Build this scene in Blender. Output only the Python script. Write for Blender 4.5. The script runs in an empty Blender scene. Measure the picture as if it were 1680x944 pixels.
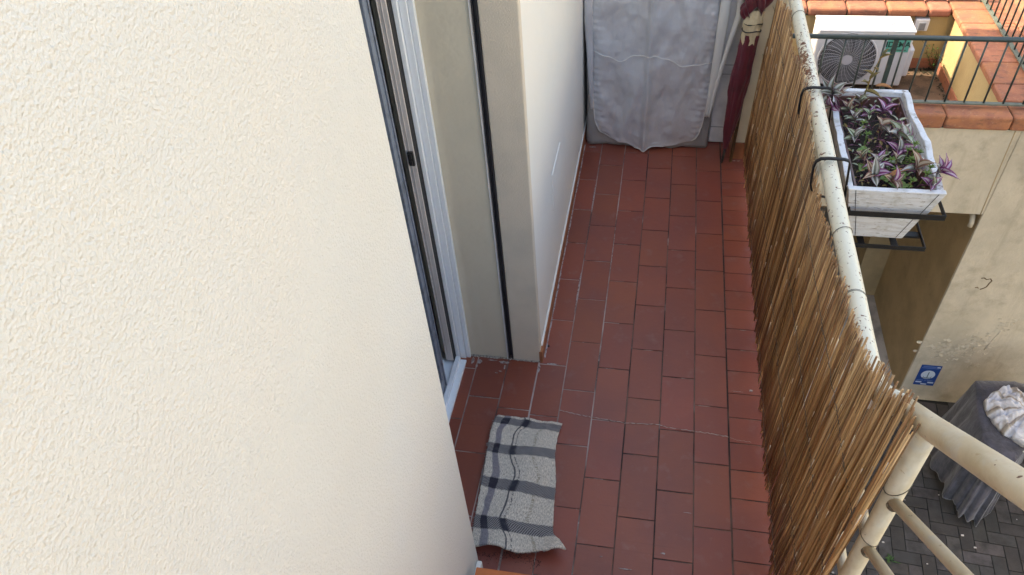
import bpy, bmesh, math, random
from mathutils import Vector, Matrix, noise
random.seed(7)
S = bpy.context.scene
COL = S.collection
# ------------------------------------------------------------------ camera
cam = bpy.data.objects.new('camera', bpy.data.cameras.new('camera'))
COL.objects.link(cam)
Rr = Vector((0.98209, 0.17591, -0.06749)); Ur = Vector((-0.07557, 0.69589, 0.71416)); Fr = Vector((-0.17260, 0.69627, -0.69672))
mw = Matrix((Rr, Ur, -Fr)).transposed().to_4x4(); mw.translation = Vector((0.2810, -2.9054, 2.3326))
cam.matrix_world = mw
cam.data.sensor_width = 36; cam.data.lens = 1232.9 / 1680 * 36
cam.data.clip_start = 0.02; cam.data.clip_end = 500
S.camera = cam
# ------------------------------------------------------------------ sky and sun
SUN_EL = 47.0
SUN_DIR = Vector((1.0, -0.04, 0)).normalized()                # the way the light travels, seen from above
w = bpy.data.worlds.new('World'); S.world = w; w.use_nodes = True
nt = w.node_tree; bg = nt.nodes['Background']
sky = nt.nodes.new('ShaderNodeTexSky'); sky.sky_type = 'NISHITA'; sky.sun_disc = False
sky.sun_elevation = math.radians(SUN_EL); sky.sun_rotation = math.atan2(-SUN_DIR.x, -SUN_DIR.y)
sky.air_density = 1.0; sky.dust_density = 3.0; sky.ozone_density = 1.0
nt.links.new(sky.outputs[0], bg.inputs[0]); bg.inputs[1].default_value = 0.15
sl = bpy.data.lights.new('sun', 'SUN'); sl.energy = 2.1; sl.angle = math.radians(0.5); sl.color = (1, 0.93, 0.82)
so = bpy.data.objects.new('sun', sl); COL.objects.link(so)
el = math.radians(SUN_EL)
so.rotation_euler = Vector((SUN_DIR.x * math.cos(el), SUN_DIR.y * math.cos(el), -math.sin(el))).to_track_quat('-Z', 'Y').to_euler()
so.location = (-6, 4, 12)
S.view_settings.view_transform = 'Standard'; S.view_settings.look = 'None'
S.view_settings.gamma = 1; S.view_settings.use_curve_mapping = False
S.view_settings.exposure = 2.38
S.view_settings.use_white_balance = True; S.view_settings.white_balance_temperature = 8050; S.view_settings.white_balance_tint = 6   # the photo is balanced for open shade

# ------------------------------------------------------------------ materials
def mat(name, base, rough=0.6, layers=(), bump=None, metallic=0.0, spec=0.5, coat=0.0, attr=None, sheen=0.0, backface=None):
    """layers: (scale xyz or number, detail, colour, lo, hi[, amount]); bump: list of (scale, detail, distance)"""
    m = bpy.data.materials.new(name); m.use_nodes = True
    t = m.node_tree; L = t.links; b = t.nodes['Principled BSDF']
    b.inputs['Roughness'].default_value = rough; b.inputs['Metallic'].default_value = metallic
    b.inputs['Specular IOR Level'].default_value = spec; b.inputs['Coat Weight'].default_value = coat
    b.inputs['Sheen Weight'].default_value = sheen
    tc = t.nodes.new('ShaderNodeTexCoord')
    def nz(scale, detail):
        mp = t.nodes.new('ShaderNodeMapping')
        L.new(tc.outputs['Object'], mp.inputs[0])
        mp.inputs['Scale'].default_value = scale if isinstance(scale, tuple) else (scale,) * 3
        n = t.nodes.new('ShaderNodeTexNoise'); n.inputs['Scale'].default_value = 1; n.inputs['Detail'].default_value = detail
        n.inputs['Roughness'].default_value = 0.6
        L.new(mp.outputs[0], n.inputs['Vector'])
        return n.outputs['Fac']
    rgb = t.nodes.new('ShaderNodeRGB'); rgb.outputs[0].default_value = (*base, 1); cur = rgb.outputs[0]
    if attr:
        a = t.nodes.new('ShaderNodeAttribute'); a.attribute_name = attr
        mx = t.nodes.new('ShaderNodeMix'); mx.data_type = 'RGBA'; mx.blend_type = 'MULTIPLY'; mx.inputs[0].default_value = 1
        L.new(cur, mx.inputs[6]); L.new(a.outputs['Color'], mx.inputs[7]); cur = mx.outputs[2]
    for ly in layers:
        f = nz(ly[0], ly[1])
        mr = t.nodes.new('ShaderNodeMapRange'); mr.inputs[1].default_value = ly[3]; mr.inputs[2].default_value = ly[4]
        mr.inputs[4].default_value = ly[5] if len(ly) > 5 else 1.0
        L.new(f, mr.inputs[0])
        mx = t.nodes.new('ShaderNodeMix'); mx.data_type = 'RGBA'
        L.new(mr.outputs[0], mx.inputs[0]); L.new(cur, mx.inputs[6]); mx.inputs[7].default_value = (*ly[2], 1); cur = mx.outputs[2]
    L.new(cur, b.inputs['Base Color'])
    if bump:
        prev = None
        for sc, de, dist in bump:
            bn = t.nodes.new('ShaderNodeBump'); bn.inputs['Distance'].default_value = dist; bn.inputs['Strength'].default_value = 1
            L.new(nz(sc, de), bn.inputs['Height'])
            if prev: L.new(prev, bn.inputs['Normal'])
            prev = bn.outputs[0]
        L.new(prev, b.inputs['Normal'])
    return m

PAINT = (0.715, 0.695, 0.645)
M = {}
M['stucco'] = mat('stucco_cream', PAINT, 0.9, [(3, 3, (0.71, 0.71, 0.695), 0.45, 0.7, 0.5), (1.3, 4, (0.73, 0.675, 0.60), 0.5, 0.75, 0.5), (0.7, 5, (0.66, 0.625, 0.57), 0.55, 0.7, 0.4), (360, 2, (0.50, 0.44, 0.35), 0.65, 0.74, 0.4)],
                  [(185, 1, 0.0022), (420, 1, 0.0011)], spec=0.2)
M['stucco_fine'] = mat('stucco_fine', (0.79, 0.765, 0.715), 0.9, [(4, 3, (0.73, 0.73, 0.70), 0.45, 0.7, 0.4), (90, 4, (0.66, 0.6, 0.5), 0.6, 0.8, 0.3)],
                  [(260, 3, 0.0010), (9, 2, 0.004)], spec=0.2)
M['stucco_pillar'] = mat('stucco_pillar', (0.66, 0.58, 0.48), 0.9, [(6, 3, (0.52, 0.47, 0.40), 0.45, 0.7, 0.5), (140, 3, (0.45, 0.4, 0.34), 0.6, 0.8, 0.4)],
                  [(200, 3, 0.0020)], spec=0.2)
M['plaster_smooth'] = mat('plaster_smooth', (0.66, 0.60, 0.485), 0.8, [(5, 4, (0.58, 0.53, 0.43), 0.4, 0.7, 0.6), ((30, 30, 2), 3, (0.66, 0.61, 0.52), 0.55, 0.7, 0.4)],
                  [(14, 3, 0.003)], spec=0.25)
M['dust_plaster'] = mat('crumbled_plaster', (0.42, 0.39, 0.35), 0.95, [(120, 4, (0.16, 0.13, 0.12), 0.45, 0.6)], [(200, 3, 0.003)])
M['tile'] = mat('terracotta_tile', (0.262, 0.068, 0.042), 0.38,
                [(3.2, 4, (0.175, 0.052, 0.045), 0.40, 0.68, 0.6), (60, 5, (0.29, 0.12, 0.09), 0.62, 0.8, 0.5), (260, 2, (0.42, 0.33, 0.29), 0.77, 0.81, 0.6),
                 (13, 6, (0.27, 0.15, 0.13), 0.58, 0.85, 0.6), ((2, 90, 9), 3, (0.14, 0.04, 0.03), 0.62, 0.8, 0.35)],
                [(35, 4, 0.0007), (260, 3, 0.0003)], attr='tint', spec=0.42)
M['grout'] = mat('grout', (0.46, 0.37, 0.34), 0.95, [((5, 2.5, 3), 4, (0.115, 0.07, 0.06), 0.40, 0.58), (60, 3, (0.44, 0.39, 0.37), 0.58, 0.7, 0.6)], [(300, 3, 0.001)])
M['grout_dark'] = mat('grout_dark', (0.17, 0.10, 0.08), 0.95, [((9, 4, 3), 4, (0.045, 0.03, 0.028), 0.40, 0.58), ((7, 3, 3), 4, (0.42, 0.33, 0.30), 0.60, 0.68, 0.9)], [(300, 3, 0.001)])
M['crack'] = mat('crack_filler', (0.40, 0.31, 0.28), 0.95, [(60, 3, (0.2, 0.12, 0.1), 0.5, 0.6)])
M['lime'] = mat('lime_stain', (0.40, 0.35, 0.34), 0.95, [(80, 4, (0.20, 0.12, 0.11), 0.45, 0.6)], [(300, 3, 0.001)])
M['skirt'] = mat('skirting_tile', (0.36, 0.135, 0.06), 0.5, [(12, 4, (0.27, 0.095, 0.05), 0.4, 0.7), (90, 4, (0.38, 0.27, 0.2), 0.66, 0.78, 0.5)], [(60, 3, 0.0006)])
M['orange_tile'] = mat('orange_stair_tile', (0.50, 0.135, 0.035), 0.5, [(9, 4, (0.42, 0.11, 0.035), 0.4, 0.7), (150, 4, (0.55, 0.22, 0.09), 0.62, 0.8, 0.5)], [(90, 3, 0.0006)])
M['pvc'] = mat('white_door_frame', (0.86, 0.91, 0.97), 0.25, [(40, 3, (0.80, 0.86, 0.93), 0.5, 0.8, 0.5)])
M['sash'] = mat('grey_sash', (0.64, 0.61, 0.61), 0.4, [(30, 3, (0.54, 0.52, 0.52), 0.45, 0.7, 0.5)])
M['slate'] = mat('slate_sash', (0.19, 0.23, 0.31), 0.35, [(30, 3, (0.10, 0.12, 0.15), 0.45, 0.7)])
M['dark'] = mat('dark_gasket', (0.02, 0.02, 0.022), 0.6)
M['channel'] = mat('shutter_channel', (0.035, 0.033, 0.04), 0.55, [((40, 40, 3), 4, (0.07, 0.065, 0.07), 0.5, 0.7)])
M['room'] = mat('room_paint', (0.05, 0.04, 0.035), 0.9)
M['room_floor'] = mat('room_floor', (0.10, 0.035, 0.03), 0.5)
M['red_cloth'] = mat('red_cloth', (0.25, 0.02, 0.02), 0.9)
def glass(name):
    m = mat(name, (0.05, 0.06, 0.07), 0.05, spec=0.7); m.node_tree.nodes['Principled BSDF'].inputs['Transmission Weight'].default_value = 0.6
    return m
M['glass'] = glass('window_glass')
M['rail'] = mat('cream_rail_paint', (0.64, 0.55, 0.41), 0.38,
                [((30, 5, 12), 4, (0.50, 0.40, 0.26), 0.42, 0.66, 0.8), (14, 5, (0.55, 0.52, 0.46), 0.55, 0.7, 0.6), ((70, 45, 60), 4, (0.36, 0.23, 0.12), 0.66, 0.72, 0.6), ((90, 60, 90), 3, (0.12, 0.05, 0.025), 0.72, 0.74)],
                [((60, 45, 60), 3, 0.0012)], spec=0.5)
# rust bloom in one stretch of the handrail
def rail_rust():
    m = mat('white_rail_paint_peeling', (0.68, 0.635, 0.51), 0.36, [(6, 3, (0.66, 0.62, 0.50), 0.5, 0.7, 0.6), ((60, 45, 60), 3, (0.50, 0.34, 0.16), 0.715, 0.745, 0.7), ((55, 190, 55), 3, (0.17, 0.07, 0.03), 0.705, 0.725)], [((60, 45, 60), 3, 0.0012)])
    t = m.node_tree; L = t.links; b = t.nodes['Principled BSDF']
    src = b.inputs['Base Color'].links[0].from_socket
    tc = t.nodes.new('ShaderNodeTexCoord'); sp = t.nodes.new('ShaderNodeSeparateXYZ'); L.new(tc.outputs['Object'], sp.inputs[0])
    n = t.nodes.new('ShaderNodeTexNoise'); n.inputs['Scale'].default_value = 75; n.inputs['Detail'].default_value = 5; n.inputs['Distortion'].default_value = 1.2
    L.new(tc.outputs['Object'], n.inputs['Vector'])
    # band: |y - y0| falls off; the handrail's thing stands at y = -2.015
    a = t.nodes.new('ShaderNodeMath'); a.operation = 'SUBTRACT'; L.new(sp.outputs[1], a.inputs[0]); a.inputs[1].default_value = 2.015 - 0.31
    a2 = t.nodes.new('ShaderNodeMath'); a2.operation = 'ABSOLUTE'; L.new(a.outputs[0], a2.inputs[0])
    mr = t.nodes.new('ShaderNodeMapRange'); mr.inputs[1].default_value = 0.05; mr.inputs[2].default_value = 0.30; mr.inputs[3].default_value = 0.19; mr.inputs[4].default_value = 0.0
    L.new(a2.outputs[0], mr.inputs[0])
    # mostly the side towards the balcony
    mx = t.nodes.new('ShaderNodeMapRange'); mx.inputs[1].default_value = 0.010; mx.inputs[2].default_value = -0.012; mx.inputs[3].default_value = 0.25; mx.inputs[4].default_value = 1.0
    L.new(sp.outputs[0], mx.inputs[0])
    ml = t.nodes.new('ShaderNodeMath'); ml.operation = 'MULTIPLY'; L.new(mr.outputs[0], ml.inputs[0]); L.new(mx.outputs[0], ml.inputs[1])
    ad = t.nodes.new('ShaderNodeMath'); ad.operation = 'ADD'; L.new(n.outputs['Fac'], ad.inputs[0]); L.new(ml.outputs[0], ad.inputs[1])
    ra = t.nodes.new('ShaderNodeValToRGB'); L.new(ad.outputs[0], ra.inputs[0])
    e = ra.color_ramp.elements; e[0].position = 0.64; e[0].color = (0, 0, 0, 1); e[1].position = 0.655; e[1].color = (1, 1, 1, 1)
    rc = t.nodes.new('ShaderNodeValToRGB'); L.new(n.outputs['Fac'], rc.inputs[0])
    e = rc.color_ramp.elements; e[0].position = 0.42; e[0].color = (0.42, 0.25, 0.10, 1); e[1].position = 0.55; e[1].color = (0.14, 0.045, 0.02, 1)
    m2 = t.nodes.new('ShaderNodeMix'); m2.data_type = 'RGBA'; L.new(ra.outputs[0], m2.inputs[0]); L.new(src, m2.inputs[6]); L.new(rc.outputs[0], m2.inputs[7])
    L.new(m2.outputs[2], b.inputs['Base Color'])
    return m
M['rail_peel'] = rail_rust()
M['wire'] = mat('thin_wire', (0.12, 0.11, 0.09), 0.5, metallic=0.6)
M['rust_dirt'] = mat('joint_rust', (0.13, 0.09, 0.06), 0.9, [(120, 3, (0.3, 0.27, 0.2), 0.5, 0.6)])
M['reed'] = mat('reed', (0.45, 0.268, 0.124), 0.28, [((260, 260, 6), 3, (0.20, 0.10, 0.04), 0.5, 0.72, 0.8), ((90, 90, 25), 4, (0.13, 0.07, 0.035), 0.66, 0.74, 0.7)],
                [((400, 400, 12), 2, 0.0006)], attr='tint', spec=0.6)
M['white_panel'] = mat('white_enamel', (0.74, 0.73, 0.74), 0.35, [(8, 3, (0.52, 0.52, 0.54), 0.4, 0.7)])
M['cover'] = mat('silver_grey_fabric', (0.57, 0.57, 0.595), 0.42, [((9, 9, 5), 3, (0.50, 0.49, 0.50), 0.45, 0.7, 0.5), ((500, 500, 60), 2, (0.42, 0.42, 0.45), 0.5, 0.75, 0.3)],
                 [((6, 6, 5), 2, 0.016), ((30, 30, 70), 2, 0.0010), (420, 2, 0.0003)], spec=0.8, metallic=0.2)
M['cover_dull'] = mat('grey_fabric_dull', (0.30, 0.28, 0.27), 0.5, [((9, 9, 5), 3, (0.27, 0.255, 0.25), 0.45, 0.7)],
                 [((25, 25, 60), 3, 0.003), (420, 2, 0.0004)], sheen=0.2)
M['piping'] = mat('grey_piping', (0.66, 0.64, 0.61), 0.6)
M['maroon'] = mat('maroon_nylon', (0.115, 0.006, 0.018), 0.45, [(20, 3, (0.07, 0.004, 0.012), 0.45, 0.7)], [((90, 90, 12), 3, 0.003)], sheen=0.3)
M['cream_cloth'] = mat('cream_cloth', (0.60, 0.50, 0.33), 0.8, [(25, 3, (0.48, 0.38, 0.24), 0.45, 0.7)], [((90, 90, 12), 3, 0.003)])
M['black'] = mat('black_plastic', (0.015, 0.014, 0.015), 0.4)
M['brown_wood'] = mat('brown_wood', (0.10, 0.05, 0.02), 0.5, [((8, 60, 60), 4, (0.05, 0.025, 0.01), 0.45, 0.65)])
M['whitewash'] = mat('whitewashed_wood', (0.62, 0.635, 0.68), 0.75,
                     [((14, 14, 90), 5, (0.50, 0.49, 0.50), 0.45, 0.65, 0.8), ((26, 26, 190), 4, (0.20, 0.16, 0.14), 0.60, 0.66, 0.8), (18, 5, (0.30, 0.28, 0.23), 0.55, 0.72, 0.75), (70, 5, (0.22, 0.19, 0.16), 0.62, 0.72, 0.6)],
                     [((14, 14, 120), 5, 0.003)], spec=0.25)
M['whitewash_dirty'] = mat('whitewashed_wood_worn', (0.42, 0.38, 0.34), 0.8,
                     [((14, 14, 60), 5, (0.24, 0.20, 0.17), 0.42, 0.6), ((22, 22, 150), 4, (0.09, 0.06, 0.05), 0.62, 0.7)],
                     [((14, 14, 120), 5, 0.003)], spec=0.25)
M['liner'] = mat('brown_plastic', (0.115, 0.055, 0.045), 0.4, [(20, 3, (0.08, 0.04, 0.034), 0.45, 0.7)])
M['soil'] = mat('potting_soil', (0.022, 0.015, 0.011), 0.95, [(150, 4, (0.06, 0.04, 0.028), 0.5, 0.7)], [(120, 4, 0.01)])
M['iron'] = mat('black_bracket', (0.010, 0.009, 0.010), 0.55, [(60, 3, (0.018, 0.016, 0.015), 0.5, 0.7)], spec=0.3)
M['terr_wall'] = mat('yellow_wall', (0.45, 0.34, 0.18), 0.9, [(3, 4, (0.38, 0.27, 0.14), 0.45, 0.7, 0.7), (9, 4, (0.22, 0.18, 0.12), 0.62, 0.8, 0.6)], [(80, 4, 0.002)], spec=0.2)
M['terr_front'] = mat('beige_render', (0.56, 0.485, 0.385), 0.9,
                      [(1.7, 4, (0.43, 0.375, 0.295), 0.42, 0.62, 0.9), (6, 5, (0.35, 0.30, 0.23), 0.52, 0.72, 0.7), ((9, 9, 1.2), 4, (0.33, 0.28, 0.21), 0.55, 0.75, 0.6), (40, 4, (0.36, 0.30, 0.25), 0.6, 0.8, 0.4)],
                      [(6, 5, 0.012), (90, 4, 0.0015)], spec=0.2)
M['peel'] = mat('peeling_paint', (0.54, 0.47, 0.37), 0.85, [(20, 4, (0.38, 0.33, 0.26), 0.45, 0.65)], [(60, 4, 0.003)])
M['crackline'] = mat('wall_crack', (0.10, 0.06, 0.03), 0.95)
M['seam'] = mat('wall_seam', (0.36, 0.27, 0.16), 0.95)
M['coping'] = mat('terracotta_coping', (0.37, 0.145, 0.085), 0.8,
                  [(9, 4, (0.27, 0.11, 0.075), 0.42, 0.62, 0.9), ((14, 34, 34), 5, (0.13, 0.075, 0.055), 0.54, 0.70, 0.8), (60, 4, (0.44, 0.26, 0.16), 0.58, 0.72, 0.6)], [(70, 5, 0.002)], spec=0.25, attr='tint')
M['terr_floor'] = mat('dirty_terrace_floor', (0.14, 0.085, 0.055), 0.8, [(8, 5, (0.07, 0.045, 0.03), 0.45, 0.65), (60, 4, (0.2, 0.14, 0.09), 0.6, 0.75)], [(50, 4, 0.002)])
M['dirt'] = mat('leaf_litter', (0.03, 0.027, 0.015), 0.95, [(60, 3, (0.06, 0.05, 0.03), 0.5, 0.7)])
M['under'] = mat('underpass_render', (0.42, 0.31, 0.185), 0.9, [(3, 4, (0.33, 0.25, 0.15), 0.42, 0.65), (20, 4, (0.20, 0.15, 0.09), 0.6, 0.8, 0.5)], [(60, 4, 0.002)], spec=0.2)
M['concrete'] = mat('concrete', (0.60, 0.55, 0.52), 0.85, [(4, 5, (0.22, 0.20, 0.19), 0.42, 0.65)], [(60, 4, 0.001)])
M['paver'] = mat('paver', (0.070, 0.064, 0.063), 0.8, [(9, 4, (0.045, 0.040, 0.038), 0.4, 0.65), (120, 4, (0.12, 0.11, 0.10), 0.62, 0.75, 0.6)], [(90, 4, 0.002)], attr='tint', spec=0.3)
M['paver_joint'] = mat('paver_joint', (0.012, 0.013, 0.010), 0.95)
M['ground'] = mat('far_ground', (0.10, 0.09, 0.08), 0.95, [(0.3, 4, (0.06, 0.07, 0.04), 0.45, 0.6)])
M['green_metal'] = mat('dark_green_paint', (0.022, 0.040, 0.042), 0.35, [(20, 3, (0.05, 0.065, 0.06), 0.5, 0.75)], spec=0.6)
M['grey_metal'] = mat('grey_green_flat_bar', (0.12, 0.135, 0.11), 0.5, [(20, 3, (0.08, 0.09, 0.075), 0.5, 0.75)])
M['white_metal'] = mat('white_baluster', (0.75, 0.75, 0.70), 0.5)
M['ac_white'] = mat('outdoor_unit_enamel', (0.70, 0.68, 0.69), 0.38, [(6, 3, (0.62, 0.60, 0.61), 0.45, 0.7)])
M['ac_dark'] = mat('fan_shade', (0.035, 0.034, 0.038), 0.6)
M['ac_grille'] = mat('fan_grille', (0.42, 0.41, 0.43), 0.45)
M['teal'] = mat('teal_label', (0.10, 0.40, 0.32), 0.5)
M['teal_dark'] = mat('label_print', (0.008, 0.06, 0.045), 0.5)
M['blue'] = mat('blue_sticker', (0.012, 0.055, 0.24), 0.4)
M['sticker_white'] = mat('sticker_white', (0.50, 0.58, 0.70), 0.5)
M['sticker_pale'] = mat('sticker_pale_blue', (0.10, 0.17, 0.38), 0.5)
M['sticker_grey'] = mat('sticker_grey', (0.10, 0.15, 0.20), 0.5)
M['box_grey'] = mat('isolator_grey', (0.22, 0.22, 0.23), 0.4)
M['cloth_dark'] = mat('slate_cloth', (0.080, 0.074, 0.095), 0.95, [(8, 4, (0.035, 0.032, 0.04), 0.42, 0.6), (300, 2, (0.12, 0.12, 0.15), 0.55, 0.75, 0.5)], [((14, 14, 5), 3, 0.01), (300, 2, 0.0008)], sheen=0.35)
M['plant_green'] = mat('leaf_green', (0.10, 0.17, 0.03), 0.45, [(60, 3, (0.17, 0.24, 0.06), 0.45, 0.7)])
M['weed'] = mat('weed_green', (0.04, 0.10, 0.02), 0.5)
M['olive_leaf'] = mat('olive_bronze_leaf', (0.18, 0.13, 0.035), 0.5, [(50, 3, (0.10, 0.09, 0.03), 0.45, 0.7), (80, 3, (0.26, 0.12, 0.04), 0.6, 0.7)])
M['dry_leaf'] = mat('dry_leaf', (0.33, 0.14, 0.04), 0.6, [(60, 3, (0.2, 0.08, 0.03), 0.45, 0.7)])
M['stem'] = mat('purple_stem', (0.14, 0.04, 0.08), 0.5)
M['far_render'] = mat('far_render', (0.60, 0.54, 0.44), 0.9, [(2, 4, (0.55, 0.43, 0.28), 0.45, 0.7)])
M['far_orange'] = mat('far_orange_render', (0.48, 0.20, 0.09), 0.9, [(2, 4, (0.4, 0.16, 0.08), 0.45, 0.7)])
M['roof_tile'] = mat('roof_terracotta', (0.32, 0.13, 0.07), 0.85, [(7, 5, (0.20, 0.10, 0.06), 0.42, 0.65), (40, 4, (0.38, 0.22, 0.12), 0.6, 0.75)], [(40, 4, 0.003)])
M['shutter_green'] = mat('shutter_green', (0.03, 0.10, 0.07), 0.6)
M['pebble'] = mat('grit', (0.03, 0.02, 0.018), 0.9)

def uvmat(name, fn, rough=0.5, bump=None, sheen=0.0):
    """a material whose colour is built from the mesh's own UV map by fn(t, u, v) -> colour socket"""
    m = bpy.data.materials.new(name); m.use_nodes = True; t = m.node_tree; b = t.nodes['Principled BSDF']
    uv = t.nodes.new('ShaderNodeUVMap'); uv.uv_map = 'UVMap'
    sp = t.nodes.new('ShaderNodeSeparateXYZ'); t.links.new(uv.outputs[0], sp.inputs[0])
    t.links.new(fn(t, sp.outputs[0], sp.outputs[1]), b.inputs['Base Color'])
    b.inputs['Roughness'].default_value = rough; b.inputs['Sheen Weight'].default_value = sheen
    if bump:
        n = t.nodes.new('ShaderNodeTexNoise'); n.inputs['Scale'].default_value = bump[0]; n.inputs['Detail'].default_value = 3
        tc = t.nodes.new('ShaderNodeTexCoord'); t.links.new(tc.outputs['Object'], n.inputs['Vector'])
        bn = t.nodes.new('ShaderNodeBump'); bn.inputs['Distance'].default_value = bump[1]; t.links.new(n.outputs['Fac'], bn.inputs['Height'])
        t.links.new(bn.outputs[0], b.inputs['Normal'])
    return m
def mth(t, op, a, b=None, c=None):
    n = t.nodes.new('ShaderNodeMath'); n.operation = op
    for i, x in enumerate((a, b, c)):
        if x is None: continue
        if isinstance(x, (int, float)): n.inputs[i].default_value = x
        else: t.links.new(x, n.inputs[i])
    return n.outputs[0]
def band(t, x, c, hw, soft=0.004):
    d = mth(t, 'ABSOLUTE', mth(t, 'SUBTRACT', x, c))
    mr = t.nodes.new('ShaderNodeMapRange'); t.links.new(d, mr.inputs[0])
    mr.inputs[1].default_value = hw + soft; mr.inputs[2].default_value = hw - soft
    return mr.outputs[0]
def mixc(t, f, a, b):
    mx = t.nodes.new('ShaderNodeMix'); mx.data_type = 'RGBA'
    for i, x in ((0, f), (6, a), (7, b)):
        if isinstance(x, (int, float)): mx.inputs[i].default_value = x
        elif isinstance(x, tuple): mx.inputs[i].default_value = (*x, 1)
        else: t.links.new(x, mx.inputs[i])
    return mx.outputs[2]
def ramp(t, x, stops):
    r = t.nodes.new('ShaderNodeValToRGB'); t.links.new(x, r.inputs[0]); e = r.color_ramp.elements
    while len(e) < len(stops): e.new(0.5)
    for k, (p, c) in enumerate(stops): e[k].position = p; e[k].color = (*c, 1)
    return r.outputs[0]
def leaf_cols(g1, g2, edge):
    def f(t, u, v):
        a = mth(t, 'ABSOLUTE', mth(t, 'SUBTRACT', u, 0.5))                # 0 at midrib, 0.5 at the edge
        return ramp(t, a, [(0.0, edge), (0.03, g1), (0.13, g1), (0.17, g2), (0.33, g2), (0.37, g1), (0.44, g1), (0.47, edge)])
    return f
M['stripe_leaf'] = uvmat('striped_leaf', leaf_cols((0.20, 0.22, 0.17), (0.55, 0.55, 0.54), (0.20, 0.07, 0.13)), 0.4)
M['stripe_leaf_purple'] = uvmat('striped_leaf_purple', leaf_cols((0.19, 0.035, 0.14), (0.46, 0.36, 0.44), (0.15, 0.015, 0.10)), 0.4)
M['stripe_leaf_bronze'] = uvmat('striped_leaf_bronze', leaf_cols((0.17, 0.10, 0.06), (0.46, 0.38, 0.30), (0.28, 0.10, 0.10)), 0.45)
M['stripe_leaf_green'] = uvmat('striped_leaf_green', leaf_cols((0.11, 0.15, 0.07), (0.42, 0.47, 0.36), (0.15, 0.06, 0.08)), 0.4)
def mat_cols(t, u, v):
    tc = t.nodes.new('ShaderNodeTexCoord')
    def uvn(su, sv, detail=2):
        cb = t.nodes.new('ShaderNodeCombineXYZ'); t.links.new(mth(t, 'MULTIPLY', u, su), cb.inputs[0]); t.links.new(mth(t, 'MULTIPLY', v, sv), cb.inputs[1])
        n = t.nodes.new('ShaderNodeTexNoise'); n.inputs['Scale'].default_value = 1; n.inputs['Detail'].default_value = detail; t.links.new(cb.outputs[0], n.inputs['Vector'])
        return n.outputs['Fac']
    weave = mth(t, 'ADD', mth(t, 'MULTIPLY', uvn(150, 330), 0.6), mth(t, 'MULTIPLY', uvn(90, 60), 0.4))
    c = ramp(t, weave, [(0.40, (0.28, 0.235, 0.195)), (0.5, (0.58, 0.505, 0.42)), (0.60, (0.86, 0.76, 0.64))])
    dk = ramp(t, uvn(120, 260), [(0.4, (0.030, 0.024, 0.028)), (0.6, (0.13, 0.11, 0.11))])
    # broad purple-grey warp stripe, two thin dark lines, one beige dashed line, dark right edge
    c = mixc(t, mth(t, 'MULTIPLY', band(t, u, 0.145, 0.045, 0.008), 0.75), c, (0.11, 0.10, 0.15))
    c = mixc(t, mth(t, 'MULTIPLY', band(t, u, 0.385, 0.011), 0.9), c, (0.03, 0.028, 0.045))
    dash = mth(t, 'GREATER_THAN', uvn(30, 150, 0), 0.47)
    c = mixc(t, mth(t, 'MULTIPLY', mth(t, 'MULTIPLY', band(t, u, 0.445, 0.009), dash), 0.85), c, (0.05, 0.045, 0.06))
    c = mixc(t, mth(t, 'MULTIPLY', mth(t, 'MULTIPLY', band(t, u, 0.715, 0.022, 0.01), dash), 0.55), c, (0.20, 0.155, 0.09))
    for vc in (0.065, 0.325, 0.585, 0.845):
        zig = mth(t, 'SINE', mth(t, 'ADD', mth(t, 'MULTIPLY', u, 210), mth(t, 'MULTIPLY', v, 500)))
        br = mth(t, 'GREATER_THAN', mth(t, 'ADD', zig, mth(t, 'MULTIPLY', uvn(200, 200), 2.0)), 1.25)
        inner = mixc(t, mth(t, 'MULTIPLY', br, 0.8), dk, (0.36, 0.34, 0.33))
        c = mixc(t, band(t, v, vc, 0.039, 0.004), c, inner)
        c = mixc(t, mth(t, 'MULTIPLY', band(t, v, vc, 0.039), band(t, u, 0.145, 0.05)), c, (0.018, 0.015, 0.028))
        c = mixc(t, mth(t, 'MULTIPLY', band(t, v, vc, 0.039), band(t, u, 0.42, 0.05, 0.02)), c, (0.02, 0.018, 0.03))
    return c
M['plaid'] = uvmat('plaid_wool', mat_cols, 0.95, (420, 0.0025), sheen=0.3)
def cloth_cols(t, u, v):
    s = mth(t, 'FRACT', mth(t, 'MULTIPLY', u, 9))
    return ramp(t, s, [(0.0, (0.62, 0.60, 0.62)), (0.30, (0.56, 0.53, 0.52)), (0.36, (0.24, 0.20, 0.18)), (0.5, (0.40, 0.34, 0.28)), (0.56, (0.60, 0.58, 0.60)), (0.8, (0.40, 0.42, 0.50)), (0.86, (0.62, 0.60, 0.62))])
M['striped_cloth'] = uvmat('striped_cloth', cloth_cols, 0.85, (60, 0.01))

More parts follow.
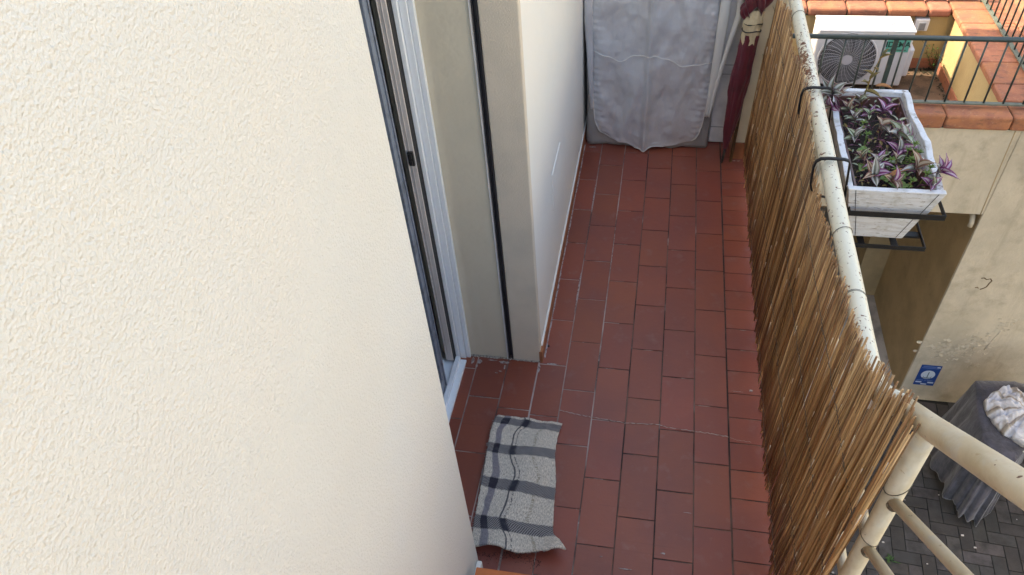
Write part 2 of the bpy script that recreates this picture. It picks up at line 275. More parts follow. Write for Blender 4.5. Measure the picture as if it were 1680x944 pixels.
# ------------------------------------------------------------------ mesh building
class MB:
    def __init__(s): s.v = []; s.f = []; s.mi = []; s.uv = []; s.tint = []; s.cur = 0; s.sm = []; s.smooth = False; s.t = (1, 1, 1)
    def face(s, idx, uv=None):
        s.f.append(tuple(idx)); s.mi.append(s.cur); s.uv.append(uv); s.tint.append(s.t); s.sm.append(s.smooth)
    def box(s, x0, x1, y0, y1, z0, z1):
        n = len(s.v)
        s.v += [(x0, y0, z0), (x1, y0, z0), (x1, y1, z0), (x0, y1, z0), (x0, y0, z1), (x1, y0, z1), (x1, y1, z1), (x0, y1, z1)]
        for q in ((0, 3, 2, 1), (4, 5, 6, 7), (0, 1, 5, 4), (1, 2, 6, 5), (2, 3, 7, 6), (3, 0, 4, 7)): s.face([n + i for i in q])
        return s
    def hexa(s, pts):
        n = len(s.v); s.v += [tuple(p) for p in pts]
        for q in ((0, 3, 2, 1), (4, 5, 6, 7), (0, 1, 5, 4), (1, 2, 6, 5), (2, 3, 7, 6), (3, 0, 4, 7)): s.face([n + i for i in q])
        return s
    def tube(s, pts, r, seg=12, caps=True, sq=(1, 1), up=None):
        pts = [Vector(p) for p in pts]; n0 = len(s.v); N = len(pts)
        rs = r if isinstance(r, (list, tuple)) else [r] * N
        ref = None
        for i, p in enumerate(pts):
            d = (pts[min(i + 1, N - 1)] - pts[max(i - 1, 0)]).normalized()
            if ref is None:
                ref = Vector(up) if up else (Vector((0, 0, 1)) if abs(d.z) < 0.9 else Vector((0, 1, 0)))
            a = (ref - d * ref.dot(d)).normalized(); b = d.cross(a); ref = a
            for k in range(seg):
                th = 2 * math.pi * (k + 0.5) / seg
                s.v.append(tuple(p + a * math.cos(th) * rs[i] * sq[0] + b * math.sin(th) * rs[i] * sq[1]))
        for i in range(N - 1):
            for k in range(seg):
                k2 = (k + 1) % seg
                s.face((n0 + i * seg + k, n0 + i * seg + k2, n0 + (i + 1) * seg + k2, n0 + (i + 1) * seg + k))
        if caps:
            s.face([n0 + k for k in reversed(range(seg))]); s.face([n0 + (N - 1) * seg + k for k in range(seg)])
        return s
    def grid(s, fn, nu, nv, close_u=False):
        n0 = len(s.v); W = nu + (0 if close_u else 1)
        for j in range(nv + 1):
            for i in range(W): s.v.append(tuple(fn(i / nu, j / nv)))
        for j in range(nv):
            for i in range(nu):
                i2 = (i + 1) % W
                s.face((n0 + j * W + i, n0 + j * W + i2, n0 + (j + 1) * W + i2, n0 + (j + 1) * W + i),
                       ((i / nu, j / nv), ((i + 1) / nu, j / nv), ((i + 1) / nu, (j + 1) / nv), (i / nu, (j + 1) / nv)))
        return s
    def build(s, name, mats, parent=None, bevel=0, solid=0, origin=None, seg=1):
        mats = mats if isinstance(mats, (list, tuple)) else [mats]
        if parent is not None:
            o0 = Vector((0, 0, 0)); p = parent
            while p is not None: o0 += p.location; p = p.parent
        elif origin is not None: o0 = Vector(origin)
        else:
            xs = [q[0] for q in s.v]; ys = [q[1] for q in s.v]; zs = [q[2] for q in s.v]
            o0 = Vector(((min(xs) + max(xs)) / 2, (min(ys) + max(ys)) / 2, min(zs)))
        me = bpy.data.meshes.new(name)
        me.from_pydata([tuple(Vector(q) - o0) for q in s.v], [], s.f)
        for i, p in enumerate(me.polygons): p.material_index = s.mi[i]; p.use_smooth = s.sm[i]
        if any(u is not None for u in s.uv):
            ul = me.uv_layers.new(name='UVMap'); k = 0
            for i, f in enumerate(s.f):
                for j in range(len(f)):
                    if s.uv[i]: ul.data[k].uv = s.uv[i][j]
                    k += 1
        at = me.attributes.new('tint', 'FLOAT_COLOR', 'CORNER'); k = 0
        for i, f in enumerate(s.f):
            for j in range(len(f)): at.data[k].color = (*s.tint[i], 1); k += 1
        if bevel:
            bm = bmesh.new(); bm.from_mesh(me)
            es = [e for e in bm.edges if len(e.link_faces) == 2 and e.calc_face_angle(0) > 0.5]
            bmesh.ops.bevel(bm, geom=es, offset=bevel, segments=seg, affect='EDGES', profile=0.5, clamp_overlap=True)
            bm.to_mesh(me); bm.free()
        for m in mats: me.materials.append(m)
        me.update()
        o = bpy.data.objects.new(name, me); COL.objects.link(o)
        if parent is not None: o.parent = parent
        else: o.location = o0
        if solid:
            md = o.modifiers.new('thick', 'SOLIDIFY'); md.thickness = solid; md.offset = 0
        return o
def tag(o, label=None, cat=None, group=None, kind=None):
    if label: o['label'] = label
    if cat: o['category'] = cat
    if group: o['group'] = group
    if kind: o['kind'] = kind
    return o
def thing(name, label, cat, loc, group=None):
    o = bpy.data.objects.new(name, None); COL.objects.link(o); o.location = loc; o.empty_display_size = 0.1
    return tag(o, label, cat, group)
def B(x0, x1, y0, y1, z0, z1): return MB().box(x0, x1, y0, y1, z0, z1)
def text_mesh(name, txt, size, m, loc_rel, rot, parent, extrude=0.0008, offset=0.0):
    c = bpy.data.curves.new(name, 'FONT'); c.body = txt; c.size = size; c.extrude = extrude; c.offset = offset; c.align_x = 'CENTER'; c.align_y = 'CENTER'
    t = bpy.data.objects.new(name, c); COL.objects.link(t)
    bpy.context.view_layer.update()
    me = bpy.data.meshes.new_from_object(t.evaluated_get(bpy.context.evaluated_depsgraph_get()))
    bpy.data.objects.remove(t, do_unlink=True)
    o = bpy.data.objects.new(name, me); me.materials.clear(); me.materials.append(m); COL.objects.link(o)
    o.parent = parent; o.location = loc_rel; o.rotation_euler = rot
    return o
def fbm(x, y, z=0.0): return noise.fractal(Vector((x, y, z)), 1.0, 2.0, 4)

ZG = -3.3      # courtyard level
# ================================================================== SETTING
g = B(-60, 60, -60, 60, ZG - 0.3, ZG - 0.06); tag(g.build('ground', M['ground']), kind='structure')
# courtyard paving: herringbone of real pavers
pv = MB(); rnd = random.Random(3)
pv.cur = 1; pv.box(-0.1, 7.0, -4.5, 3.2, ZG - 0.06, ZG - 0.006); pv.cur = 0
a, b_, gp = 0.20, 0.10, 0.006
ang = math.radians(-4); ca, sa = math.cos(ang), math.sin(ang)
def paver(cx, cy, lx, ly):
    x = cx * ca - cy * sa + 1.0; y = cx * sa + cy * ca - 4.0
    if not (0.9 < x < 5.6 and -3.4 < y < 1.69): return
    t = rnd.uniform(0.72, 1.3); pv.t = (t * rnd.uniform(.95, 1.08), t, t * rnd.uniform(.94, 1.04)); dz = rnd.uniform(-.0015, .0015)
    c = []
    for zz in (ZG - 0.03, ZG + dz):
        for (qx, qy) in ((-1, -1), (1, -1), (1, 1), (-1, 1)):
            px, py = cx + qx * (lx - gp) / 2, cy + qy * (ly - gp) / 2
            c.append((px * ca - py * sa + 1.0, px * sa + py * ca - 4.0, zz + rnd.uniform(-.0008, .0008)))
    pv.hexa(c)
for i in range(-60, 90):
    for j in range(-30, 40):
        ox = i * b_ + j * 2 * a * 0.5 * 2 ; oy = i * b_
        ox = i * b_ + j * 0.4; oy = i * b_
        paver(ox + a / 2, oy + b_ / 2, a, b_)
        paver(ox + a + b_ / 2, oy + b_ / 2 - a / 2 + b_ / 2 , b_, a)
tag(pv.build('courtyard_paving', [M['paver'], M['paver_joint']], origin=(0, 0, ZG)), kind='structure')

# balcony floor: grout bed, every tile, the crack and the lime bloom
fl = MB(); fl.cur = 1; fl.box(-0.44, 0.19, -1.95, 1.15, -0.20, -0.0022); fl.cur = 4; fl.box(0.1905, 0.86, -1.95, 1.15, -0.20, -0.0022); fl.cur = 0
rnd = random.Random(11)
def tile(x0, x1, y0, y1):
    if y1 - y0 < 0.012 or x1 - x0 < 0.01: return
    gx = 0.0023
    t = rnd.uniform(0.89, 1.09); fl.t = (t, t * rnd.uniform(.93, 1.06), t * rnd.uniform(.93, 1.06))
    z = [rnd.uniform(-.00015, .0002) for _ in range(4)]
    j = lambda: rnd.uniform(-.0006, .0006)
    X0, X1, Y0, Y1 = x0 + gx + j(), x1 - gx + j(), y0 + gx + j(), y1 - gx + j()
    fl.hexa([(X0, Y0, -.012), (X1, Y0, -.012), (X1, Y1, -.012), (X0, Y1, -.012), (X0, Y0, z[0]), (X1, Y0, z[1]), (X1, Y1, z[2]), (X0, Y1, z[3])])
phase = {-2: 0.8, -1: 0.25, 0: 0.02, 1: 0.56, 2: 0.06, 3: 0.52, 4: 0.0, 5: 0.51}
edges = {-2: (-.437, -.36), -1: (-.36, -.236), -0.5: (-.236, -.112), 0: (-.110, 0), 1: (0, .125), 2: (.125, .25), 3: (.25, .375), 4: (.375, .5), 5: (.5, .622)}
phase[-0.5] = 0.09
for k, (x0, x1) in edges.items():
    ymax = -0.978 if k < 0 else 1.15
    y = -1.95
    drift = 0.0
    n0 = math.floor(-1.95 / .25 - phase[k])
    ys = [(n0 + i + phase[k]) * .25 for i in range(0, 16)]
    ys = [-1.945] + [q + rnd.uniform(-.0015, .0015) for q in ys if -1.945 < q < ymax] + [ymax]
    for p, q in zip(ys[:-1], ys[1:]): tile(x0, x1, p, q)
q = -1.945
while q < 1.15:
    q2 = q + 0.1118 + rnd.uniform(-.001, .001); tile(.624, .872, q, q2); q = q2
fl.t = (1, 1, 1); fl.cur = 2
def ribbon(pts, wdt, z, zt):
    for (x0, y0), (x1, y1) in zip(pts[:-1], pts[1:]):
        n = 6
        for i in range(n):
            f0, f1 = i / n, (i + 1) / n
            w0, w1 = wdt * (0.5 + rnd.random()), wdt * (0.5 + rnd.random())
            a0 = (x0 + (x1 - x0) * f0, y0 + (y1 - y0) * f0 + 0.0016 * math.sin(17 * f0)); a1 = (x0 + (x1 - x0) * f1, y0 + (y1 - y0) * f1 + 0.0016 * math.sin(17 * f1))
            m = len(fl.v); fl.v += [(a0[0], a0[1] - wdt * .5, z), (a1[0], a1[1] - wdt * .5, z), (a1[0], a1[1] + w1 * .5, z), (a0[0], a0[1] + w0 * .5, z)]
            fl.face((m, m + 1, m + 2, m + 3))
ribbon([(0.001, -1.212), (0.06, -1.222), (.121, -1.228), (.25, -1.239), (.372, -1.230), (.40, -1.238), (.488, -1.243), (.56, -1.246), (.622, -1.252)], 0.0032, 0.0016, 0)
ribbon([(.622, -1.252), (.65, -1.262), (.70, -1.264)], 0.0012, 0.0016, 0)
fl.cur = 3
def blotch(cx, cy, rx, ry, z=0.0014, seed=0):
    m = len(fl.v); N = 18; fl.v.append((cx, cy, z))
    for i in range(N):
        th = 2 * math.pi * i / N; r = 0.55 + 0.75 * abs(noise.noise(Vector((math.cos(th) * 1.7 + seed, math.sin(th) * 1.7, seed))))
        fl.v.append((cx + rx * r * math.cos(th), cy + ry * r * math.sin(th), z - .0004))
    for i in range(N): fl.face((m, m + 1 + i, m + 1 + (i + 1) % N))
for k, (cx, cy, rx, ry) in enumerate([(-.352, -1.012, .012, .014), (-.36, -1.035, .006, .014), (-.272, -1.062, .008, .005), (-.258, -1.052, .008, .004), (-.245, -1.03, .005, .016), (-.30, -1.000, .03, .004),
                                      (-.108, -1.02, .008, .03), (-.06, -0.99, .03, .005), (-.25, -1.005, .03, .008), (-.103, -.60, .004, .10), (-.101, -.20, .003, .12), (-.100, .30, .004, .14), (-.104, -.88, .005, .05), (-.003, -.55, .003, .16), (-.002, .1, .003, .14), (.126, -.3, .002, .2), (-.38, -1.01, .01, .02), (-.05, .55, .03, .006),
                                      (.70, .48, .04, .005), (.71, -1.03, .010, .007), (.66, -1.040, .03, .0015), (.69, -.72, .02, .0015),
                                      (.48, -1.575, .02, .0015), (.405, -1.73, .010, .004), (.29, -1.80, .03, .003), (.21, -1.77, .006, .003)]):
    blotch(cx, cy, rx, ry, 0.0013 + 0.00002 * k, k * 3.1)
yy = YF0 = -0.96
while yy < .56:      # pale joint at the foot of the skirting
    y2 = yy + rnd.uniform(.03, .09); fl.box(-.0962, -.0905 + rnd.uniform(-.002, .0015), yy, min(y2, .57) - .0005, -.001, .0012 + rnd.uniform(0, .0006)); yy = y2
tag(fl.build('balcony_floor', [M['tile'], M['grout'], M['crack'], M['lime'], M['grout_dark']], origin=(0, 0, 0), bevel=0.0009), kind='structure')

# ================================================================== OUR HOUSE
H = thing('apartment_house', 'cream stuccoed house wall rising on the left of the balcony', 'house', (-1.0, -1.0, ZG))
XN, XF, YC, YR = -0.177, -0.106, -1.845, -0.985
nw = MB(); nw.box(-0.46, XN, -7, YC, ZG, 2.6)
o = nw.build('wall', M['stucco'], H, bevel=0.006, seg=2); tag(o, 'rough cream stucco wall filling the left of the picture')
sh = MB(); sh.box(-6, -0.47, -7, 3.015, ZG, -0.03);  sh.box(-6, -2.5, -7, 3.015, -0.03, 2.6); sh.box(-2.5, -0.6, -7, -3.0, -0.03, 2.6)
sh.box(-6, -0.30, -7, 3.015, 2.602, 6.4)
sh.build('shell', M['stucco_fine'], H)
fw = MB(); fw.box(-2.5, XF, YR + 0.32, 3.015, ZG, 2.6); fw.box(-0.52, XF, YR + 0.03, YR + 0.32, -0.02, 2.6)
tag(fw.build('wall', M['stucco_fine'], H), 'smoother pale wall along the far stretch of the balcony')
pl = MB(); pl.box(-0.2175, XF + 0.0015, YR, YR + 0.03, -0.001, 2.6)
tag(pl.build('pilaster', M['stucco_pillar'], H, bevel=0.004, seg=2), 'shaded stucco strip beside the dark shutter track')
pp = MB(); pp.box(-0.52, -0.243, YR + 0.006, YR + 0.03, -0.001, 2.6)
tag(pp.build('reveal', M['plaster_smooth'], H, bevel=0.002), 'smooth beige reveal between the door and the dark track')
ch = MB(); ch.box(-0.240, -0.2190, YR + 0.022, YR + 0.0295, 0.004, 2.6); ch.cur = 1
ch.box(-0.2425, -0.2385, YR - 0.001, YR + 0.029, 0.004, 2.6); ch.cur = 0; ch.box(-0.2215, -0.2185, YR - .001, YR + 0.029, 0.004, 2.6); ch.box(-0.238, -0.234, YR + 0.010, YR + 0.022, 0.004, 2.6)
ch.build('shutter_track', [M['channel'], M['white_panel']], H)
for z in (0.35, 0.9, 1.42):
    s_ = MB(); s_.tube([(-.229, YR + .022, z), (-.229, YR + .017, z)], .0022, 8); s_.build('screw', M['black'], H)
# crumbled plaster line at the foot of the reveal
cr = MB(); rnd = random.Random(5)
for i in range(46):
    x = -.43 + .325 * i / 46 + rnd.uniform(-.003, .003); w_ = rnd.uniform(.003, .008); h = rnd.uniform(.001, .006)
    cr.box(x - w_, x + w_, YR - rnd.uniform(0.001, .006), YR + .004, 0, h)
cr.build('plaster_crumbs', M['dust_plaster'], H, bevel=0.001)
# wall finish edge and the skirting of the far wall
sk = MB(); sk.t = (1, 1, 1)
y = YR - 0.002
while y < 1.1:
    y2 = min(y + 0.33, 1.12); sk.box(XF - .004, XF + 0.0095, y + .001, y2 - .001, -0.001, 0.062 + rnd.uniform(-.001, .001)); y = y2
sk.build('skirting', M['skirt'], H, bevel=0.001)
lt = MB(); lt.box(XF - .002, XF + 0.0065, YR + .03, 1.12, 0.0625, 0.072); lt.build('plaster_bead', M['stucco_fine'], H, bevel=0.002)
cp = MB(); cp.box(XF - .002, XF + .0035, -.530, -.30, .41, .592); o = cp.build('cover_plate', M['stucco_fine'], H, bevel=0.0015)
# opening room
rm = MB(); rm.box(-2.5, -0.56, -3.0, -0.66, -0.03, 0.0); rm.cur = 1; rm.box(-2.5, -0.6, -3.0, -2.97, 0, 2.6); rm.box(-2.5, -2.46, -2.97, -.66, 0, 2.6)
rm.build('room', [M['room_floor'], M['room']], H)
curt = MB(); curt.smooth = True
curt.grid(lambda u, v: (-1.1 + .04 * math.sin(u * 30), -.95 + .5 * u, .6 + .75 * v), 30, 4); curt.build('curtain', M['red_cloth'], H, solid=0.004)
# sliding door
D = tag(MB().box(-0.432, -0.4105, YR - .018, YR + .004, 0, 2.4).box(-.409, -.393, YR - .012, YR + .004, 0, 2.4).box(-.448, -.4335, YR - .030, YR + .004, 0, 2.4)
        .box(-.56, -.42, -1.9, YR - .0005, 2.4, 2.6).build('door', M['pvc'], H, bevel=0.0015), 'white framed sliding door, nearly closed')
si = MB(); si.box(-.575, -.405, -1.9, YR - .034, -0.002, 0.012); si.box(-.447, -.428, -1.9, YR - .034, 0.0122, 0.030); si.box(-.503, -.490, -1.9, YR - .060, 0.0122, 0.030); si.box(-.560, -.545, -1.9, YR - .060, 0.0122, 0.030)
si.build('sill_track', M['pvc'], D, bevel=0.001)
st = MB(); st.box(-.474, -.4512, -1.046, YR - .005, 0.031, 2.39); st.box(-.478, -.4745, -1.050, -1.036, 0.031, 2.39); st.box(-.466, -.463, -1.0485, -1.0465, .031, 2.39)
sa_ = st.build('sash', M['sash'], D, bevel=0.0015)
gk = MB(); gk.box(-.4508, -.4488, -1.040, YR - .004, 0.013, 2.39); gk.build('gasket', M['dark'], sa_)
ns = MB(); ns.box(-.490, -.450, -1.90, -1.158, 0.031, 0.10); ns.box(-.490, -.450, -1.20, -1.158, 0.101, 2.39); ns.box(-.4495, -.446, -1.175, -1.166, .031, 2.39)
n2 = ns.build('sash', M['slate'], D, bevel=0.0015); B(-.474, -.468, -1.90, -1.201, .101, 2.39).build('pane', M['glass'], n2)
kp = MB(); kp.box(-.470, -.452, -1.0575, -1.047, .985, 1.035); kp.box(-.466, -.456, -1.064, -1.058, .990, 1.006); kp.box(-.466, -.456, -1.064, -1.058, 1.016, 1.032)
kp.build('latch', M['dark'], sa_, bevel=0.001)

# end wall pillar behind the umbrella, with its own skirting
ew = MB(); ew.box(-.106, .86, 1.15, 1.3, -.2, 2.3); ew.build('end_wall', M['stucco_fine'], H)
pi = MB(); pi.box(.683, .80, .51, 1.149, -.001, 2.3); tag(pi.build('pillar', mat('pillar_cream', (.80, .69, .49), .9, [(6, 4, (.68, .57, .38), .45, .7, .7)], [(200, 3, .001)]), H, bevel=.004, seg=2), 'narrow cream end pillar behind the umbrella')
ps = MB(); ps.box(.676, .802, .500, .509, 0, .095); ps.box(.670, .6825, .500, .80, 0, .095); ps.build('skirting', M['skirt'], H, bevel=.001)

# ================================================================== STAIR
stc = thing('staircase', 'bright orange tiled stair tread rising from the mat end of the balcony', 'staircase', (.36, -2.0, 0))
body = MB(); tr = MB()
for i in range(9):
    z = .17 * (i + 1) ; y = -1.937 - .2 * i
    body.box(-.1565, .86, y - .21, y - .008, ZG if i > 6 else -.2 + .17 * max(0, i - 1), z - .024)
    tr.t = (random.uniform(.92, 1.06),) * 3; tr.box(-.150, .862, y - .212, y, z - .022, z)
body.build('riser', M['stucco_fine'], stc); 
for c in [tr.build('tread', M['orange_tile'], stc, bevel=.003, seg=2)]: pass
sg = MB(); sg.box(-.1755, -.158, -3.8, -1.866, -.001, .06); sg.build('stringer', M['stucco_fine'], stc, bevel=.003)

# ================================================================== RAILING
RX, RZ = .80, .950
R_ = thing('metal_railing', 'cream painted tubular balcony railing with chipped rusty handrail', 'railing', (RX, -2.015, 0))
hp = [(RX, 1.14, RZ - .004), (RX, .6, RZ)] + [(RX, .6 - .1 * i, RZ + .002 * math.sin(i)) for i in range(1, 23)] + [(RX, -1.70, RZ + .003), (RX, -1.755, RZ + .012), (RX, -1.82, RZ + .055)]
hp += [(RX, -1.90, 1.078), (RX, -2.026, 1.182), (RX, -2.275, 1.396), (RX, -3.2, 2.19)]
h = MB(); h.smooth = True; h.tube(hp[:28], .0252, 20, up=(1, 0, 0)); tag(h.build('handrail', M['rail_peel'], R_), 'level white handrail with flaking rusty paint')
h = MB(); h.smooth = True; h.tube(hp[27:], .0238, 20, up=(1, 0, 0)); tag(h.build('handrail', M['rail'], R_), 'cream handrail climbing over the stair')
po = MB(); po.smooth = True; po.tube([(RX, -2.015, -.3), (RX, -2.015, 1.160)], .0200, 20); po.build('post', M['rail'], R_)
for y in (-.75, .45):
    p = MB(); p.smooth = True; p.tube([(RX, y, -.3), (RX, y, RZ - .02)], .018, 14); p.build('post', M['rail'], R_)
for k in range(4):
    z = 0.744 - .2 * k
    p = MB(); p.smooth = True; p.tube([(RX, 1.14, z), (RX, -2.0, z)], .0125, 12); p.build('rail', M['rail'], R_)
for k in range(5):
    z = .938 - .196 * k
    p = MB(); p.smooth = True; p.tube([(RX, -2.028, z), (RX, -3.2, z + 1.172 * .863)], .0120, 14); p.build('rail', M['rail'], R_)
    c = MB(); c.smooth = True; c.tube([(RX, -2.033, z - .008), (RX, -2.037, z + .003)], .0132, 14); c.build('weld', M['rust_dirt'], R_)
for y in (.104, -1.222, -1.473):
    c = MB(); c.smooth = True
    for dy in ((0, .004) if y < -1.4 else (0,)):
        c.tube([(RX + .0258 * math.cos(t * .35), y + dy + .006 * math.sin(t * .35 + y * 9), RZ + .001 + .0258 * math.sin(t * .35)) for t in range(19)], .0011, 5)
    c.build('tie_wire', M['wire'], R_)
for z, dz in ((.975, .02), (.765, -.01)):
    c = MB(); c.smooth = True; c.tube([(RX + .0206 * math.cos(t * .35), -2.015 + .0206 * math.sin(t * .35), z + dz * math.cos(t * .35)) for t in range(19)], .0011, 5); c.build('tie_wire', M['wire'], R_)

# ================================================================== REED SCREEN
TOP = [(.62, .82), (.574, .82), (.133, .955), (-.086, .900), (-.291, .962), (-.577, .985), (-.678, .962), (-.868, .906), (-1.053, .909), (-1.219, .950), (-1.327, .941), (-1.474, .985),
       (-1.568, .985), (-1.712, 1.035), (-1.792, 1.05), (-1.805, 1.085), (-1.88, 1.150), (-1.90, 1.13), (-1.915, 1.10), (-1.935, 1.165), (-1.965, 1.195), (-2.03, 1.19)]
def topz(y):
    for (y0, z0), (y1, z1) in zip(TOP[:-1], TOP[1:]):
        if y <= y0 and y >= y1: return z0 + (z1 - z0) * (y0 - y) / (y0 - y1)
    return TOP[0][1] if y > TOP[0][0] else TOP[-1][1]
RS = thing('reed_screen', 'brown reed fencing mat tied along the inside of the balcony railing', 'reed screen', (.75, -.7, 0))
rd = MB(); rd.smooth = True; rnd = random.Random(21)
y = -2.022; lay = 0
while y < .60:
    y += rnd.uniform(.0012, .0031); lay += 1
    r = rnd.choice((.0010, .0013, .0016, .0020, .0026, .0032)) * rnd.uniform(.9, 1.15)
    cl = noise.noise(Vector((y * 9, 3.3, 0))); cl2 = noise.noise(Vector((y * 31, 7.7, 0)))
    zt = topz(y) + rnd.uniform(-.022, .014) + .012 * cl2
    if rnd.random() < .07: zt += rnd.uniform(.0, .022)
    if rnd.random() < .05: zt -= rnd.uniform(.03, .15)
    zb = .014 + .016 * cl2 + rnd.uniform(-.012, .012)
    zb += .075 * ((y / .1118 + .35 * cl) % 1.0) * (1 if rnd.random() < .88 else .3)
    if rnd.random() < .12: zb += rnd.uniform(0, .06)
    zb = max(zb, .0015)
    lean = .035 * cl + rnd.gauss(0, .012) + .020 * math.sin(y * 41 + 1)
    xo = rnd.uniform(-.0065, .0065)
    v = rnd.random()
    if v < .04: tnt = (1.7, 2.0, 2.4)
    elif v < .10: k = rnd.uniform(.22, .4); tnt = (k * 1.1, k * .95, k * .85)
    elif v < .42: k = rnd.uniform(.42, .8); tnt = (k * 1.08, k * .88, k * .76)
    elif v < .75: k = rnd.uniform(.85, 1.15); tnt = (k, k, k)
    else: k = rnd.uniform(1.15, 1.65); tnt = (k, k * 1.04, k * 1.1)
    rd.t = tnt
    bow = rnd.gauss(0, .006); pts = []
    for q in (0, .33, .66, 1):
        z = zb + (zt - zb) * q
        pts.append((.738 + .030 * q + xo + bow * math.sin(q * 3.14) * .6, y + lean * (q - .5) + bow * math.sin(q * 3.14), z))
    rd.tube(pts, [r * .9, r, r, r * .75], 6)
    if rnd.random() < .34:      # pale sliver: a bright slit of light put into the colour
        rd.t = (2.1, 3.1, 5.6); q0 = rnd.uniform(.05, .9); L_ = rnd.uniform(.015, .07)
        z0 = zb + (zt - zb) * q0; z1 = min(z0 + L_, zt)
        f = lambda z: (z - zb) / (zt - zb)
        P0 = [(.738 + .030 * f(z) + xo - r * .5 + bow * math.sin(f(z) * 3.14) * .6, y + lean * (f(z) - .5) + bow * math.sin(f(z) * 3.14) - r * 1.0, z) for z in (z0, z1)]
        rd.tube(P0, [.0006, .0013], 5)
rd.t = (1, 1, 1)
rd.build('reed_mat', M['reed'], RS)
for z in (.10, .34, .58, .82):
    bw = MB(); bw.smooth = True; rnd2 = random.Random(int(z * 100)); pts = []
    yy = -2.02
    while yy < .58:
        pts.append((.728 + .030 * z + rnd2.uniform(-.002, .002), yy, z + .006 * math.sin(yy * 7 + z * 9) + rnd2.uniform(-.002, .002))); yy += .02
    bw.tube(pts, .0009, 4)
    for k in range(14):         # loose wire curls
        yy = rnd2.uniform(-2.0, .3); x0 = .726 + .030 * z; c0 = z + .006 * math.sin(yy * 7 + z * 9); r0 = rnd2.uniform(.003, .008)
        bw.tube([(x0 - .004 * math.sin(t * .8), yy + r0 * math.cos(t * .8), c0 + r0 * math.sin(t * .9)) for t in range(8)], .0005, 4)
    bw.build('binding_wire', M['wire'], RS)
# frayed fibres
fb = MB(); fb.t = (.8, .7, .6)
for k in range(260):
    yy = rnd.uniform(-2.02, .3); z0 = topz(yy) + rnd.uniform(-.02, .015) if k % 3 else rnd.uniform(.1, 1.0)
    x0 = .735 + .03 * min(z0, 1) ; d = Vector((rnd.gauss(-.3, .6), rnd.gauss(0, .7), rnd.gauss(.3, .6))).normalized() * rnd.uniform(.006, .02)
    fb.tube([(x0, yy, z0), (x0 + d.x * .5, yy + d.y * .5, z0 + d.z * .6), (x0 + d.x, yy + d.y, z0 + d.z * .7)], .0005, 3)
tag(fb.build('loose_fibre', M['reed'], RS), kind='stuff')

# ================================================================== DOORMAT
P4 = {'tl': (-.232, -1.262), 'tr': (.020, -1.258)}
left = [(-.226, -1.280), (-.236, -1.34), (-.236, -1.42), (-.228, -1.52), (-.226, -1.60), (-.224, -1.70), (-.214, -1.812)]
right = [(.021, -1.286), (.010, -1.34), (.012, -1.42), (.030, -1.52), (.036, -1.62), (.046, -1.715), (.076, -1.800)]
def lerp_path(p, t):
    f = t * (len(p) - 1); i = min(int(f), len(p) - 2); f -= i
    return p[i][0] + (p[i + 1][0] - p[i][0]) * f, p[i][1] + (p[i + 1][1] - p[i][1]) * f
def matpt(u, v):
    l = lerp_path(left, v); r = lerp_path(right, v)
    x = l[0] + (r[0] - l[0]) * u; y = l[1] + (r[1] - l[1]) * u
    x += .013 * math.sin(v * 12.5 + 1.2) * math.sin(3.14 * u) + .004 * math.sin(v * 29) * math.sin(3.14 * u)
    z = .0055 + .0055 * (1 + math.sin(v * 13 + u * 2.2 + .4)) + .004 * (1 + math.sin(u * 9 + v * 5)) + .004 * abs(fbm(u * 4, v * 7))
    x += .0025 * fbm(v * 22, u * 3) ; y += .0025 * fbm(u * 14, v * 3)
    z += .010 * math.exp(-((u - .45) ** 2) / .01 - (v - 0) ** 2 / .01)
    e = max(0, (v - .90) / .10)
    z += e * (.014 + .009 * (1 + math.sin(u * 10.5 - 1.2)))
    y += e * .005 * math.sin(u * 10.5 - .4)
    cu = max(0, (u - .86) / .14) * max(0, (v - .86) / .14)      # the flicked corner
    z += .030 * cu * (1 - cu) * 2; x += .022 * cu; y += .020 * cu
    z += .0020 * fbm(u * 12, v * 24)
    return x, y, max(z, .003)
mb = MB(); mb.smooth = True; mb.grid(matpt, 70, 130)
fr = MB(); 
door_mat = mb.build('doormat', M['plaid'], solid=0.006, origin=(-.1, -1.53, 0))
tag(door_mat, 'wrinkled grey plaid wool mat lying on the red tiles by the door', 'mat')
fr = MB(); rnd = random.Random(8); fr.t = (1, 1, 1)
for k in range(150):
    t = rnd.random(); side = rnd.choice('lllrb')
    if side == 'l': p = matpt(0, t); d = (-rnd.uniform(.004, .009), rnd.uniform(-.003, .003))
    elif side == 'r': p = matpt(1, t); d = (rnd.uniform(.001, .004), rnd.uniform(-.002, .002))
    else: p = matpt(t, 1); d = (rnd.uniform(-.002, .002), -rnd.uniform(.002, .005))
    fr.tube([p, (p[0] + d[0], p[1] + d[1], max(.002, p[2] - .003))], .0006, 3)
tag(fr.build('fringe', M['cover_dull'], door_mat), kind='stuff')
gr = MB(); 
for k in range(260):
    x = rnd.uniform(-.20, .02); y = -1.805 - abs(rnd.gauss(0, .016)) - .008 * math.sin(x * 23); s_ = rnd.uniform(.0003, .0013)
    gr.box(x - s_, x + s_, y - s_ * .8, y + s_ * .8, .0008, .0012 + s_)
tag(gr.build('dirt_crumbs', M['pebble'], origin=(-.08, -1.81, 0)), kind='stuff')
# small bits of grit scattered on the tiles
for (x, y, s_) in ((-.088, -.90, .007), (.44, -.98, .004), (.27, -1.38, .003), (.54, -.70, .003)):
    pb = MB(); pb.tube([(x, y, .001), (x + s_ * .4, y + s_ * .2, .001 + s_ * .5), (x + s_ * .7, y, .001)], [s_ * .4, s_ * .7, s_ * .3], 6)
    if s_ > .006: tag(pb.build('pebble', M['pebble'], bevel=.0005), 'small dark lump on the tiles at the foot of the pilaster', 'pebble')

